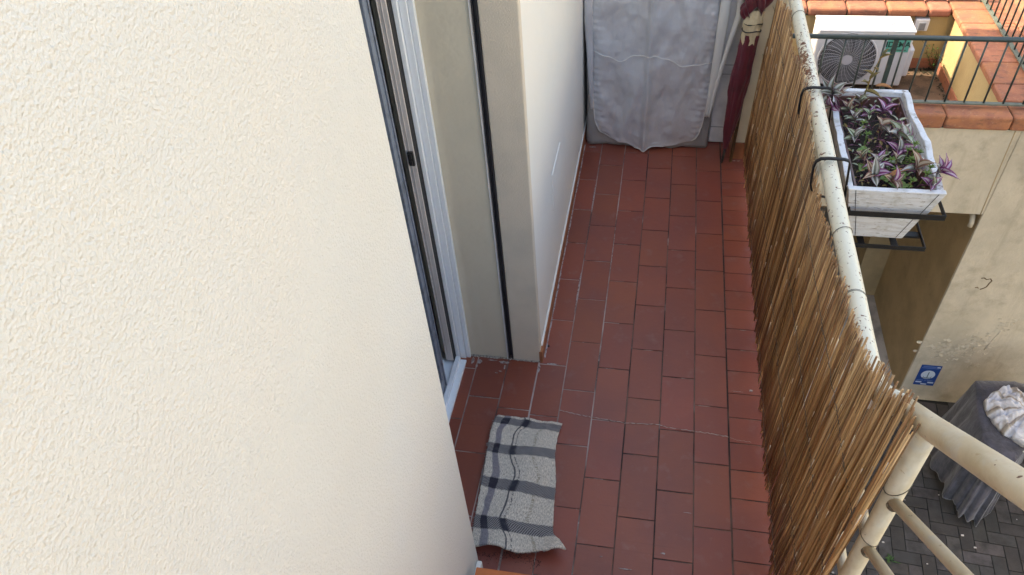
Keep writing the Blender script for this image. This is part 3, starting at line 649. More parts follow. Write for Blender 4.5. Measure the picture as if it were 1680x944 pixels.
# ================================================================== APPLIANCE COVER
AC_ = thing('appliance_cover', 'silver grey fabric cover hanging over an appliance at the balcony end', 'cover', (.22, .8, 0))
ytop = .600
def px2(x, z): return x, z
def body_pt(u, v):                    # wraps the front and both sides
    z = .004 + 1.02 * v
    x0, x1, yf, yb = -.088, .552, .578 + .022 * v, 1.10
    per = [(x0, yb), (x0, yf + .03), (x0 + .008, yf + .008), (x0 + .03, yf), (x1 - .03, yf), (x1 - .008, yf + .008), (x1, yf + .03), (x1 - .005, yb)]
    ks = [0, .22, .24, .26, .74, .76, .78, 1.0]
    for i in range(7):
        if u <= ks[i + 1] + 1e-9:
            f = (u - ks[i]) / (ks[i + 1] - ks[i]); x = per[i][0] + (per[i + 1][0] - per[i][0]) * f; y = per[i][1] + (per[i + 1][1] - per[i][1]) * f; break
    n = fbm(u * 9, v * 2.2, 4); n2 = math.sin(u * 70 + 3 * fbm(u * 4, v * 3)) * .004 * (1 - v * .5)
    return x + .006 * fbm(u * 7 + 9, v * 4), y + .010 * n + n2, max(z, .002 + .004 * (1 + math.sin(u * 40)) * (1 if v == 0 else 0))
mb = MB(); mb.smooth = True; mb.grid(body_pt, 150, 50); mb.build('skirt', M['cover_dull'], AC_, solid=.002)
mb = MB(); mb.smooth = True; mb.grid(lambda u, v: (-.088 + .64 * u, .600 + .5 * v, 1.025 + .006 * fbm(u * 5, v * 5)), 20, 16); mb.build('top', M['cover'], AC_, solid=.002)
# front flap: outline in x for each height
FL = [(.020, .165, .330), (.034, .125, .395), (.045, .06, .455), (.060, .025, .482), (.095, -.020, .500), (.15, -.042, .512), (.22, -.050, .520), (.35, -.055, .528), (.55, -.058, .534), (.80, -.063, .540), (1.02, -.066, .545)]
def flx(z):
    for (z0, a0, b0), (z1, a1, b1) in zip(FL[:-1], FL[1:]):
        if z <= z1: f = max(0, (z - z0) / (z1 - z0)); return a0 + (a1 - a0) * f, b0 + (b1 - b0) * f
    return FL[-1][1:]
def flap_pt(u, v):
    z = .020 + 1.0 * v ** 1.25
    a0, b0 = flx(z); x = a0 + (b0 - a0) * u
    rdg = math.exp(-((x - .222) / .016) ** 2)
    yy = .560 + .022 * v - .026 * rdg - .016 * math.exp(-((x - .222) / .08) ** 2)
    yy -= .014 * math.exp(-((x - .08 - .25 * z) / .03) ** 2) * max(0, 1 - z) + .014 * math.exp(-((x - .46 + .30 * (z - .5)) / .022) ** 2) * max(0, z - .1) + .008 * math.exp(-((x - .34 - .1 * z) / .04) ** 2)
    yy += .014 * fbm(x * 8, z * 4) + .0022 * math.sin(z * 190 + x * 30) * (math.exp(-(u / .08) ** 2) + math.exp(-((1 - u) / .08) ** 2)) + .0008 * fbm(x * 30, z * 60)
    edge = min(u, 1 - u); yy += .010 * math.exp(-(edge / .03) ** 2)
    zz = z - (.012 * math.exp(-((x - .222) / .03) ** 2) if v < .15 else 0) + (.004 * math.sin(x * 28) if v < .05 else 0)
    return x, yy, zz
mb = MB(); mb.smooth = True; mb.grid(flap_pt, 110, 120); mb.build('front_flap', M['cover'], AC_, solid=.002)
pip = MB(); pip.smooth = True
pts = [flap_pt(0, v / 60) for v in range(60, -1, -1)] + [flap_pt(u / 30, 0) for u in range(1, 30)] + [flap_pt(1, v / 60) for v in range(0, 61)]
pip.tube([(p[0], p[1] - .001, p[2]) for p in pts], .0028, 7)
def seamz(x):                         # the wavy stitched seam
    k = [(-.06, .545), (.01, .525), (.078, .498), (.15, .530), (.222, .540), (.30, .520), (.385, .480), (.44, .488), (.535, .500)]
    for (x0, z0), (x1, z1) in zip(k[:-1], k[1:]):
        if x <= x1: f = (x - x0) / (x1 - x0); f = f * f * (3 - 2 * f); return z0 + (z1 - z0) * f
    return .5
pts = []
for i in range(61):
    u = i / 60; a0, b0 = flx(.52); x = a0 + (b0 - a0) * u; z = seamz(x) ; v = ((z - .02) / 1.0) ** (1 / 1.25)
    p = flap_pt(u, v); pts.append((p[0], p[1] - .002, z))
pip.tube(pts, .0022, 6)
pip.build('piping', M['piping'], AC_)
# the loose hem strips on both sides of the flap
def strip(pts, wd, name, m, yo):
    s = MB(); s.smooth = True
    def f(u, v):
        q = v * (len(pts) - 1); i = min(int(q), len(pts) - 2); q -= i
        x = pts[i][0] + (pts[i + 1][0] - pts[i][0]) * q; z = pts[i][1] + (pts[i + 1][1] - pts[i][1]) * q; ww = (pts[i][2] + (pts[i + 1][2] - pts[i][2]) * q) * wd
        return x + ww * (u - .5), yo + .006 * math.sin(u * 3.14) * -1 + .004 * fbm(x * 9, z * 6, u) + (pts[i][3] if len(pts[i]) > 3 else 0), z
    s.grid(f, 6, 40); return s.build(name, m, AC_, solid=.0022)
strip([(-.083, 1.0, 1.2), (-.080, .70, 1.3), (-.070, .52, 1.1), (-.066, .35, .8), (-.060, .22, .4)], .030, 'hem', M['cover'], .577)
strip([(.556, 1.0, 1.3), (.550, .70, 1.4), (.545, .5, 1.2), (.538, .35, .9), (.530, .20, .5)], .034, 'hem', M['piping'], .574)
strip([(.605, 1.0, .9), (.618, .745, 1.1), (.595, .62, .9), (.568, .45, .8), (.550, .30, .8), (.543, .2, .3)], .026, 'hem', M['piping'], .572)
sd = MB(); sd.smooth = True
def side(u, v):                        # the flap of cloth turned outwards between the hems
    z = .22 + .80 * v; xo = .548 + .006 * v; xi = xo + .066 * min(1, max(0, (z - .20) / .5))
    return xo + (xi - xo) * u, .580 + .012 * u + .004 * fbm(u * 3, v * 5), z
sd.grid(side, 8, 30); sd.build('side_flap', M['cover'], AC_, solid=.002)

WC = thing('white_cabinet', 'plain white appliance standing between the grey cover and the umbrella', 'appliance', (.63, .9, 0))
b1 = MB(); b1.box(.56, .682, .640, 1.14, .004, .722); b1.build('body', M['white_panel'], WC, bevel=.004, seg=2)
b1 = MB(); b1.box(.553, .6825, .632, 1.145, .7235, .742); b1.build('top', M['white_panel'], WC, bevel=.004, seg=2)
for z in (.1, .405, .455): B(.562, .680, .6365, .6395, z, z + .002).build('panel_joint', M['box_grey'], WC)
bg_ = MB(); bg_.smooth = True
def bag(u, v):
    th = u * 2 * math.pi; r = math.sin(max(.02, v) * math.pi * .95) ** .5
    n = 1 + .25 * fbm(math.cos(th) * 2, math.sin(th) * 2, v * 3)
    return .617 + .055 * r * math.cos(th) * n, .76 + .10 * r * math.sin(th) * n, .743 + .14 * v
bg_.grid(bag, 24, 14, close_u=True)
tag(bg_.build('cloth_bag', mat('dark_red_bag', (.06, .015, .018), .8, [(30, 3, (.02, .012, .012), .45, .6)]), solid=.002), 'dark crumpled bag lying on top of the white appliance', 'bag')

# ================================================================== UMBRELLA
UB = Vector((.628, .452, .004)); UT = Vector((.692, .505, 1.02))
um = thing('folded_umbrella', 'folded maroon umbrella leaning tip down against the end pillar', 'umbrella', tuple(UB))
ax = (UT - UB).normalized(); e1 = Vector((1, 0, 0)); e1 = (e1 - ax * e1.dot(ax)).normalized(); e2 = ax.cross(e1)
LEN = (UT - UB).length
def rib(r0, u, amp, tw, v): return r0 * (1 + amp * .6 * math.cos(5 * (u * 2 * math.pi) + tw * v) + .22 * fbm(math.cos(u * 6.28) * 1.5, math.sin(u * 6.28) * 1.5, v * 4))
def upt(u, h, r, flat=.62):
    th = u * 2 * math.pi
    return UB + ax * h + e1 * r * math.cos(th) + e2 * r * flat * math.sin(th)
prof = [(.085, .010), (.12, .016), (.20, .027), (.30, .036), (.40, .041), (.50, .042), (.60, .040), (.70, .037)]
def pr(h):
    for (h0, r0), (h1, r1) in zip(prof[:-1], prof[1:]):
        if h <= h1: return r0 + (r1 - r0) * (h - h0) / (h1 - h0)
    return prof[-1][1]
mb = MB(); mb.smooth = True
mb.grid(lambda u, v: upt(u, .085 + .605 * v, rib(pr(.085 + .605 * v), u, .16, 3, v)), 96, 40, close_u=True); mb.build('canopy', M['maroon'], um)
mb = MB(); mb.smooth = True
mb.grid(lambda u, v: upt(u, .655 + .15 * v + -.012 * abs(math.cos(4 * u * 6.283)) * (1 - v), rib(.036 + .004 * math.sin(v * 3.1), u, .07, 2, v)), 96, 14, close_u=True); mb.build('canopy_panel', M['cream_cloth'], um)
for hh in (.708, .742):
    c = MB(); c.smooth = True; c.tube([upt(k / 24, hh + .004 * math.sin(k * .7), .0425) for k in range(25)], .0028, 6); c.build('strap', M['black'], um)
mb = MB(); mb.smooth = True
mb.grid(lambda u, v: upt(u, .80 + .13 * v + .02 * math.sin(u * 6.283 * 3) * (1 - v), (.030 + .022 * math.sin(v * 3.14)) * (1 + .30 * math.sin(u * 6.283 * 5 + v * 4)), .8), 80, 18, close_u=True); mb.build('ruffle', M['maroon'], um, solid=.001)
mb = MB(); mb.smooth = True
mb.grid(lambda u, v: upt(.40 + u * .25, .765 + .07 * v + .01 * math.sin(u * 9), .040 + .022 * math.sin(v * 3.1) + .008 * math.sin(u * 25)), 20, 10); mb.build('ruffle', M['maroon'], um, solid=.001)
mb = MB(); mb.smooth = True; mb.tube([UB, UB + ax * .02, UB + ax * .09], [.004, .0065, .0065], 12); mb.build('ferrule', M['black'], um)
mb = MB(); mb.smooth = True; mb.tube([UB + ax * .085, UB + ax * .30], .006, 10); mb.build('shaft', M['grey_metal'], um)
mb = MB(); mb.smooth = True; mb.tube([UB + ax * .91, UB + ax * 1.02, UB + ax * 1.06 + e1 * .01, UB + ax * 1.075 - e1 * .02, UB + ax * 1.05 - e1 * .045, UB + ax * 1.01 - e1 * .045], .008, 10); mb.build('handle', M['brown_wood'], um)
wb = MB(); wb.tube([(.672, .470, .002), (.688, .492, .55)], .008, 10); wb.smooth = True
tag(wb.build('wooden_stick', M['brown_wood']), 'dark brown stick standing behind the umbrella against the pillar', 'stick')

# ================================================================== PLANTER
PB = thing('planter_box', 'whitewashed wooden planter hung on the outside of the railing', 'planter', (1.0, -.645, .68))
def taper(z):      # outer rectangle of the box at height z
    f = (z - .68) / .22
    return (.915 - .052 * f, 1.082 + .056 * f, -.905 - .042 * f, -.385 + .038 * f)
def board(x0, x1, y0, y1, z0, z1, which, off=0.0, th=.020, wavy=0.0, seed=0):
    s = MB(); n = 16; s.smooth = False
    for i in range(n):
        P = []
        for z in (z0, z1):
            X0, X1, Y0, Y1 = taper(z); X0 += off; X1 -= off; Y0 += off; Y1 -= off
            for k, f in ((0, i / n), (1, (i + 1) / n)):
                wz = wavy * (fbm(f * 2.4 + seed, seed * 3.7) + .5 * fbm(f * 9, seed)) if z == z1 else 0
                wx = wavy * .7 * fbm(f * 3 + seed, 9.1) if z == z1 else 0
                if which in 'ns':
                    a0 = X0 + th * .0; x = X0 + (X1 - X0) * f; yo = Y0 if which == 's' else Y1; yi = yo + (th if which == 's' else -th)
                    P.append(((x, yo, z + wz), (x, yi, z + wz)))
                else:
                    yl, yh = Y0 + th + .001, Y1 - th - .001; y = yl + (yh - yl) * f; xo = X0 if which == 'w' else X1; xi = xo + (th if which == 'w' else -th)
                    P.append(((xo + wx, y, z + wz), (xi + wx, y, z + wz)))
        (a0, a1), (b0, b1), (c0, c1), (d0, d1) = P
        s.hexa([a0, b0, b1, a1, c0, d0, d1, c1])
    # merge seams so only the real edges stay
    o = s.build('board', M['whitewash'], PB)
    bm = bmesh.new(); bm.from_mesh(o.data); bmesh.ops.remove_doubles(bm, verts=bm.verts, dist=.0002)
    dup = {}
    for f in bm.faces: dup.setdefault(tuple(sorted(v.index for v in f.verts)), []).append(f)
    bmesh.ops.delete(bm, geom=[f for fs in dup.values() if len(fs) > 1 for f in fs], context='FACES')
    bmesh.ops.recalc_face_normals(bm, faces=bm.faces)
    es = [e for e in bm.edges if len(e.link_faces) == 2 and e.calc_face_angle(0) > .7]
    bmesh.ops.bevel(bm, geom=es, offset=.0022, segments=2, affect='EDGES', profile=.5)
    bm.to_mesh(o.data); bm.free(); return o
for wh in 'snwe':
    board(0, 0, 0, 0, .802, .900, wh, 0, wavy=.012 if wh in 'we' else .002, seed='snwe'.index(wh) + 1.3)
    lo = board(0, 0, 0, 0, .684, .799, wh, .0035, wavy=0, seed=4)
    if wh == 'w': lo.data.materials[0] = M['whitewash_dirty']
bt = MB(); bt.box(.935, 1.062, -.883, -.407, .686, .694); bt.build('bottom', M['whitewash_dirty'], PB)
# the dark joints where the end board meets the side boards
for zz0, zz1 in ((.804, .897), (.688, .796)):
    for xi, sg_ in ((0, 1), (1, -1)):
        A, Bz = taper(zz0), taper(zz1)
        of = 0 if zz0 > .8 else .0035
        js = MB(); js.tube([(A[xi] + sg_ * (.021 + of), A[2] + of - .0002, zz0), (Bz[xi] + sg_ * (.021 + of), Bz[2] + of - .0002, zz1)], .0011, 4); js.build('joint', M['dark'], PB)
li = MB(); n = 0
def liner_ring(z, inset): X0, X1, Y0, Y1 = taper(z); return [(X0 + inset, Y0 + inset, z), (X1 - inset, Y0 + inset, z), (X1 - inset, Y1 - inset, z), (X0 + inset, Y1 - inset, z)]
rings = [liner_ring(.72, .024), liner_ring(.878, .0225), liner_ring(.884, .0225), liner_ring(.884, .029), liner_ring(.74, .030)]
for rg in rings: li.v += rg
for k in range(4):
    for i in range(4): j = (i + 1) % 4; li.face((4 * k + i, 4 * k + j, 4 * k + 4 + j, 4 * k + 4 + i))
li.build('liner', M['liner'], PB)
so_ = MB(); so_.smooth = True
A = taper(.855); so_.grid(lambda u, v: (A[0] + .030 + (A[1] - A[0] - .06) * u, A[2] + .030 + (A[3] - A[2] - .06) * v, .850 + .008 * fbm(u * 6, v * 12)), 20, 40); so_.build('soil', M['soil'], PB)

BR = thing('planter_bracket', 'black flat iron bracket hooking the planter over the handrail', 'bracket', (1.0, -.645, .655))
def flat_ring(x0, x1, y0, y1, z, hgt, name):
    s = MB(); t = .0035; s.box(x0, x1, y0, y0 + t, z, z + hgt); s.box(x0, x1, y1 - t, y1, z, z + hgt); s.box(x0, x0 + t, y0 + t, y1 - t, z, z + hgt); s.box(x1 - t, x1, y0 + t, y1 - t, z, z + hgt)
    s.box(x0, x1, y0 - .0003, y0 + .010, z - .0025, z); return s.build(name, M['iron'], BR, bevel=.0008)
flat_ring(.883, 1.158, -.955, -.362, .808, .017, 'ring')
flat_ring(.905, 1.150, -.928, -.385, .660, .014, 'ring')
sl_ = MB()
for k in range(4): sl_.box(.905, 1.15, -.86 + .14 * k, -.835 + .14 * k, .6535, .6615)
sl_.box(.95, .97, -.92, -.39, .6625, .6675); sl_.box(1.05, 1.07, -.92, -.39, .6625, .6675)
sl_.build('tray_slat', M['iron'], BR)
for y in (-.918, -.505):
    s = MB(); s.smooth = True
    path = [(.886, y, .665), (.872, y, .80), (.858, y, .93), (.8535, y, .972), (.848, y, .982), (.835, y, .986), (.790, y, .9875), (.770, y, .985), (.758, y, .975), (.7545, y, .955), (.756, y - .01, .90), (.762, y - .015, .880), (.79, y - .02, .862), (.82, y - .02, .858)]
    s.tube(path, .0085, 4, sq=(.38, 1.0), up=(0, 0, 1)); s.build('hook', M['iron'], BR)

# ---- plants
def leaf(mb, base, d, up, L_, W_, droop=.3, fold=.25, n=7, curl=0.0):
    d = Vector(d).normalized(); up = Vector(up); up = (up - d * up.dot(d)).normalized(); side = d.cross(up)
    n0 = len(mb.v); base = Vector(base); p = base.copy(); dd = d.copy(); uu = up.copy()
    us = (0, .17, .36, .5, .64, .83, 1)
    for i in range(n + 1):
        f = i / n; wv = W_ * math.sin(min(1, f * 1.08 + .04) ** .8 * math.pi) ** .7 if f < .98 else W_ * .03
        wv = max(wv, W_ * .04)
        for u in us:
            a = (u - .5) * 2
            mb.v.append(tuple(p + side * a * wv * .5 * (1 - fold * .3) + uu * (abs(a) ** 1.3) * wv * .5 * fold * 1.6 + uu * .0006 * math.sin(a * 14)))
        rot = Matrix.Rotation(-droop / n * (1 + curl * f), 3, side); dd = rot @ dd; uu = rot @ uu
        p = p + dd * (L_ / n)
    K = len(us)
    for i in range(n):
        for k in range(K - 1):
            mb.face((n0 + i * K + k, n0 + i * K + k + 1, n0 + (i + 1) * K + k + 1, n0 + (i + 1) * K + k), ((us[k], i / n), (us[k + 1], i / n), (us[k + 1], (i + 1) / n), (us[k], (i + 1) / n)))
def rosette(mb, c, axis, nl, L_, W_, spread=1.0, rnd=random, mats=(0, 1)):
    L_ *= 1.08 if L_ < .068 else 1.0; W_ *= rnd.uniform(1.1, 1.45)
    axis = Vector(axis).normalized(); t = Vector((0, 0, 1)) if abs(axis.z) < .9 else Vector((1, 0, 0)); e1 = (t - axis * t.dot(axis)).normalized(); e2 = axis.cross(e1)
    for k in range(nl):
        f = k / nl; th = k * 2.4 + rnd.uniform(-.3, .3); tilt = spread * (.35 + .9 * f) + rnd.uniform(-.1, .1)
        d = axis * math.cos(tilt) + (e1 * math.cos(th) + e2 * math.sin(th)) * math.sin(tilt)
        mb.cur = rnd.choice(mats)
        leaf(mb, Vector(c) + axis * (.012 * (1 - f)), d, axis, L_ * rnd.uniform(.7, 1.05), W_ * rnd.uniform(.8, 1.1), droop=rnd.uniform(.3, .9), fold=rnd.uniform(.3, .7))
LM = [M['stripe_leaf'], M['stripe_leaf_purple'], M['stripe_leaf_bronze'], M['stripe_leaf_green']]
def inch_plant(label, roots, rnd):
    base = roots[0][0]
    t = thing('inch_plant', label, 'plant', (base[0], base[1], .855))
    lv = MB(); lv.smooth = True; stm = MB(); stm.smooth = True
    for (c, axis, nl, L_, W_, mats) in roots:
        rosette(lv, c, axis, nl, L_, W_, 1.0, rnd, mats)
        c = Vector(c); a = Vector(axis).normalized(); g0 = Vector((c.x + (1.0 - c.x) * .35, c.y + .02, .856)); mid = (c + g0) * .5 + Vector((0, 0, .012))
        stm = MB(); stm.smooth = True; stm.tube([g0, mid, c, c + a * .012], [.002, .0018, .0016, .001], 6); stm.build('stem', M['stem'], t)
    lv.build('leaves', LM, t, solid=.0006); return t
rq = random.Random(5)
G_ = 'striped purple plants in the planter box'
inch_plant('purple and white striped plant hanging over the handrail side of the planter', [((.866, -.475, .945), (-.55, -.55, .7), 7, .080, .027, (0, 1, 0)), ((.892, -.445, .915), (.2, .3, 1), 5, .050, .018, (2, 0)),
            ((.872, -.50, .925), (-.5, -.5, .2), 4, .062, .024, (2, 1))], rq)
inch_plant('bright striped plant with long upright leaves in the middle right of the planter', [((1.045, -.665, .895), (.35, -.25, .85), 6, .078, .036, (0, 0, 3)), ((1.040, -.72, .89), (.1, -.5, .8), 4, .055, .022, (0, 1)), ((1.065, -.57, .885), (.2, .3, .9), 4, .045, .018, (1, 3))], rq)
inch_plant('magenta centred striped plant low at the near end of the planter', [((.945, -.865, .895), (-.1, -.5, .85), 6, .060, .024, (1, 0, 2)), ((.990, -.885, .892), (.4, -.5, .6), 5, .055, .021, (1, 2)), ((.972, -.80, .890), (-.2, -.1, 1), 6, .050, .021, (0, 1, 0))], rq)
inch_plant('striped plant leaning out over the far right near corner of the planter', [((1.118, -.862, .915), (.55, -.35, .8), 7, .072, .022, (1, 0, 1)), ((1.070, -.835, .90), (.15, -.3, .95), 5, .070, .026, (2, 0)), ((1.095, -.90, .895), (.2, -.5, .6), 4, .045, .018, (1, 3))], rq)
inch_plant('small leaved silvery plant filling the far half of the planter', [((.935, -.55, .890), (-.1, .1, 1), 6, .045, .018, (3, 0)), ((1.005, -.60, .890), (.2, -.1, 1), 4, .050, .026, (2, 0)),
            ((.925, -.66, .888), (-.3, -.2, .9), 5, .045, .020, (0, 3)), ((1.030, -.50, .892), (.2, -.1, 1), 5, .050, .019, (1, 0)), ((.985, -.52, .892), (-.1, -.3, .9), 5, .042, .018, (3, 1)),
            ((.925, -.49, .89), (-.2, .1, .9), 5, .045, .018, (3, 2)), ((.93, -.77, .886), (-.2, -.1, .9), 5, .04, .018, (3, 2)),
            ((.965, -.44, .89), (.1, .2, .9), 5, .04, .017, (3, 0)), ((1.06, -.44, .885), (.1, .1, .9), 4, .035, .015, (3, 1)), ((1.03, -.78, .884), (.1, -.1, 1), 5, .036, .016, (3, 2))], rq)
# tall bronze sprout
ts = thing('leafy_sprout', 'tall thin sprout with bronze leaves at the far end of the planter', 'plant', (.975, -.42, .855))
s = MB(); s.smooth = True; sp_ = [(.975, -.42, .855), (.978, -.425, .93), (.985, -.415, .99), (1.0, -.40, 1.04), (1.01, -.40, 1.065)]; s.tube(sp_, [.003, .0028, .0022, .0016, .001], 7); s.build('stem', M['olive_leaf'], ts)
s = MB(); s.smooth = True
for (c, d, L_, W_) in (((.978, -.42, .96), (-.5, -.4, .6), .040, .018), ((.982, -.42, .975), (.5, .2, .7), .040, .018), ((.985, -.415, .99), (-.6, .1, .5), .034, .016), ((.99, -.41, 1.01), (.1, -.7, .4), .034, .016),
                       ((1.0, -.40, 1.04), (.6, -.2, .8), .042, .016), ((1.006, -.40, 1.05), (.4, .4, .9), .034, .014), ((.976, -.42, .93), (.9, -.6, .25), .062, .024), ((.976, -.42, .90), (-.8, -.3, .5), .04, .018)):
    leaf(s, c, d, (0, 0, 1), L_, W_, droop=.5, fold=.5)
s.build('leaves', M['olive_leaf'], ts, solid=.0006)
s = MB(); s.smooth = True; leaf(s, (1.02, -.375, .925), (1, .1, .12), (0, 0, 1), .070, .024, droop=.6, fold=.4)
tag(s.build('dry_leaf', M['dry_leaf'], solid=.0006), 'single dry orange leaf lying on the far rim of the planter', 'leaf')
s = MB(); s.smooth = True; leaf(s, (.985, -.885, .905), (.75, .45, .35), (0, 0, 1), .080, .022, droop=.5, fold=.5)
tag(s.build('dry_leaf', M['dry_leaf'], solid=.0006), 'curled brown leaf among the plants at the near end of the planter', 'leaf')
# yellow-green stonecrop tufts
def stonecrop(label, tips, rnd):
    t = thing('stonecrop', label, 'plant', (tips[0][0], tips[0][1], .855)); lf = MB(); lf.smooth = True
    for (x, y, z) in tips:
        sm_ = MB(); sm_.smooth = True; sm_.tube([(x + rnd.uniform(-.01, .01), y + .01, .856), (x, y, z)], [.0018, .0014], 5); sm_.build('stem', M['plant_green'], t)
        for k in range(9):
            th = k * 2.4; tl = .5 + .8 * k / 9; leaf(lf, (x, y, z), (math.cos(th) * math.sin(tl), math.sin(th) * math.sin(tl), math.cos(tl)), (0, 0, 1), .016, .0055, droop=.2, fold=.4, n=3)
        for k in range(6):
            h = rnd.uniform(.2, .9); th = rnd.uniform(0, 6.3); leaf(lf, (x, y, .856 + (z - .856) * h), (math.cos(th), math.sin(th), .5), (0, 0, 1), .013, .005, droop=.2, n=3)
    lf.build('leaves', M['plant_green'], t, solid=.001)
stonecrop('yellow green stonecrop tuft with star tips beside the right board of the planter', [(1.075, -.745, .935), (1.055, -.765, .925), (1.09, -.76, .915), (1.060, -.80, .915)], rq)
stonecrop('pale stonecrop tuft at the near right corner inside the planter', [(1.085, -.885, .925), (1.10, -.86, .93), (1.045, -.905, .91)], rq)
stonecrop('small green stonecrop in the middle of the planter', [(.99, -.765, .905), (1.005, -.80, .91), (1.01, -.845, .905), (.955, -.66, .91), (.94, -.54, .92), (.95, -.60, .915)], rq)
for (x, y) in ((1.015, -.855), (1.035, -.885), (1.0, -.87), (1.04, -.83), (1.02, -.90), (.99, -.845), (.935, -.60), (.945, -.70), (.93, -.80)):
    cl_ = MB(); cl_.smooth = True
    for k in range(3):
        th = k * 2.1 + x * 99; leaf(cl_, (x, y, .875), (math.cos(th), math.sin(th), .45), (0, 0, 1), .026, .022, droop=.5, fold=.2, n=4)
    tag(cl_.build('clover', M['plant_green'], solid=.0006), 'round leaved green seedling between the striped plants', 'plant', 'clover seedlings in the planter')
# bare twiggy undergrowth across the soil
ug = MB(); ug.smooth = True
for k in range(190):
    x = rq.uniform(.90, 1.10); y = rq.uniform(-.90, -.40); z = .856; d = Vector((rq.gauss(0, 1), rq.gauss(0, 1), rq.uniform(.3, 1.4))).normalized() * rq.uniform(.015, .045)
    ug.cur = 0; ug.tube([(x, y, z), (x + d.x * .6, y + d.y * .6, z + d.z * .7), (x + d.x, y + d.y, z + d.z)], .0009, 4)
    ug.cur = rq.choice((1, 2, 2, 0)); leaf(ug, (x + d.x, y + d.y, z + d.z), (d.x, d.y, .008), (0, 0, 1), rq.uniform(.010, .022), rq.uniform(.006, .010), droop=.5, n=3)
tag(ug.build('undergrowth', [M['stem'], M['stripe_leaf_green'], M['olive_leaf']], origin=(1, -.65, .855)), kind='stuff')

# ================================================================== NEIGHBOUR'S TERRACE BUILDING
Y1 = 1.707
TB = thing('terrace_building', "neighbour's beige rendered building with a roof terrace and terracotta copings", 'building', (2.6, 2.6, ZG))
fw = MB(); fw.box(2.578, 6.5, Y1, 1.732, ZG, -.512); fw.box(2.613, 6.5, 1.7325, 1.86, ZG, -.512); fw.box(-.1, 2.577, Y1, 1.86, -1.205, -.512); fw.box(2.578, 2.612, 1.7325, 1.86, -1.2, -.512)
tag(fw.build('wall', M['terr_front'], TB, bevel=.004), 'beige outer wall with peeling paint')
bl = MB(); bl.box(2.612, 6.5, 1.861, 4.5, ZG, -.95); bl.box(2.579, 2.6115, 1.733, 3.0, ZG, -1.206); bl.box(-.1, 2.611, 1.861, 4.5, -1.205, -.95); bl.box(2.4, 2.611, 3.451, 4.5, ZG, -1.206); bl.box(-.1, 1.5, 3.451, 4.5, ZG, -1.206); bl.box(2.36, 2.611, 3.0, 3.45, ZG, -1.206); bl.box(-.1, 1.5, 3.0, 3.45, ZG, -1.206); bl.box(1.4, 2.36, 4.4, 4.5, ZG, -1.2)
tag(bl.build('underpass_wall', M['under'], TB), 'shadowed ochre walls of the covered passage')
uf = MB(); uf.box(-.1, 2.611, 1.55, 4.4, ZG - .01, ZG + .012); uf.build('passage_floor', M['concrete'], TB)
tf = MB(); tf.box(-.1, 2.505, 1.862, 3.288, -.949, -.93); tf.build('terrace_floor', M['terr_floor'], TB)
iw = MB(); iw.box(2.507, 2.81, 1.861, 3.288, -.949, -.458); iw.box(-.1, 2.81, 3.29, 3.42, -.949, -.480); iw.box(2.811, 6.5, 2.55, 3.0, -.949, -.458)
tag(iw.build('parapet', M['terr_wall'], TB, bevel=.003), 'yellow parapet round the inside of the terrace')
ts_ = MB(); ts_.box(-.1, 2.495, 3.278, 3.289, -.929, -.845); ts_.box(2.496, 2.506, 1.862, 3.288, -.929, -.845); ts_.build('skirting', M['coping'], TB, bevel=.001)
def coping_run(x0, x1, y0, y1, z0, z1, along, L_, off=0.0, bev=.012):
    rn = random.Random(int(abs(x0 * 13 + y0 * 7) * 10)); s0, s1 = (x0, x1) if along == 'x' else (y0, y1); p = s0 - off
    while p < s1:
        a0, a1 = max(p + .002, s0), min(p + L_ - .002, s1); p += L_
        if a1 - a0 < .02: continue
        s = MB(); t = rn.uniform(.9, 1.1); s.t = (t, t * rn.uniform(.93, 1.06), t * rn.uniform(.9, 1.08)); dz = rn.uniform(-.002, .002)
        if along == 'x': s.box(a0, a1, y0 + rn.uniform(-.002, .002), y1, z0, z1 + dz)
        else: s.box(x0, x1, a0, a1, z0, z1 + dz)
        s.build('coping_tile', M['coping'], TB, bevel=bev, seg=3)
coping_run(.3, 5.0, 1.682, 1.880, -.511, -.409, 'x', .393, off=.393 * 3 - (2.098 - .3) % .393, bev=.018)
coping_run(2.470, 2.842, 1.884, 3.235, -.457, -.407, 'y', .30, off=.08)
coping_run(.3, 2.466, 3.238, 3.44, -.479, -.408, 'x', .30, off=.1, bev=.022)
coping_run(2.470, 2.842, 3.239, 3.44, -.457, -.408, 'y', .30)
coping_run(2.848, 5.0, 2.50, 3.05, -.457, -.408, 'x', .40)
jt = MB(); jt.box(.3, 5.0, 1.70, 1.86, -.510, -.425); jt.box(2.48, 2.83, 1.90, 3.42, -.456, -.425); jt.box(.3, 2.46, 3.25, 3.42, -.478, -.43); jt.build('mortar', M['dirt'], TB)
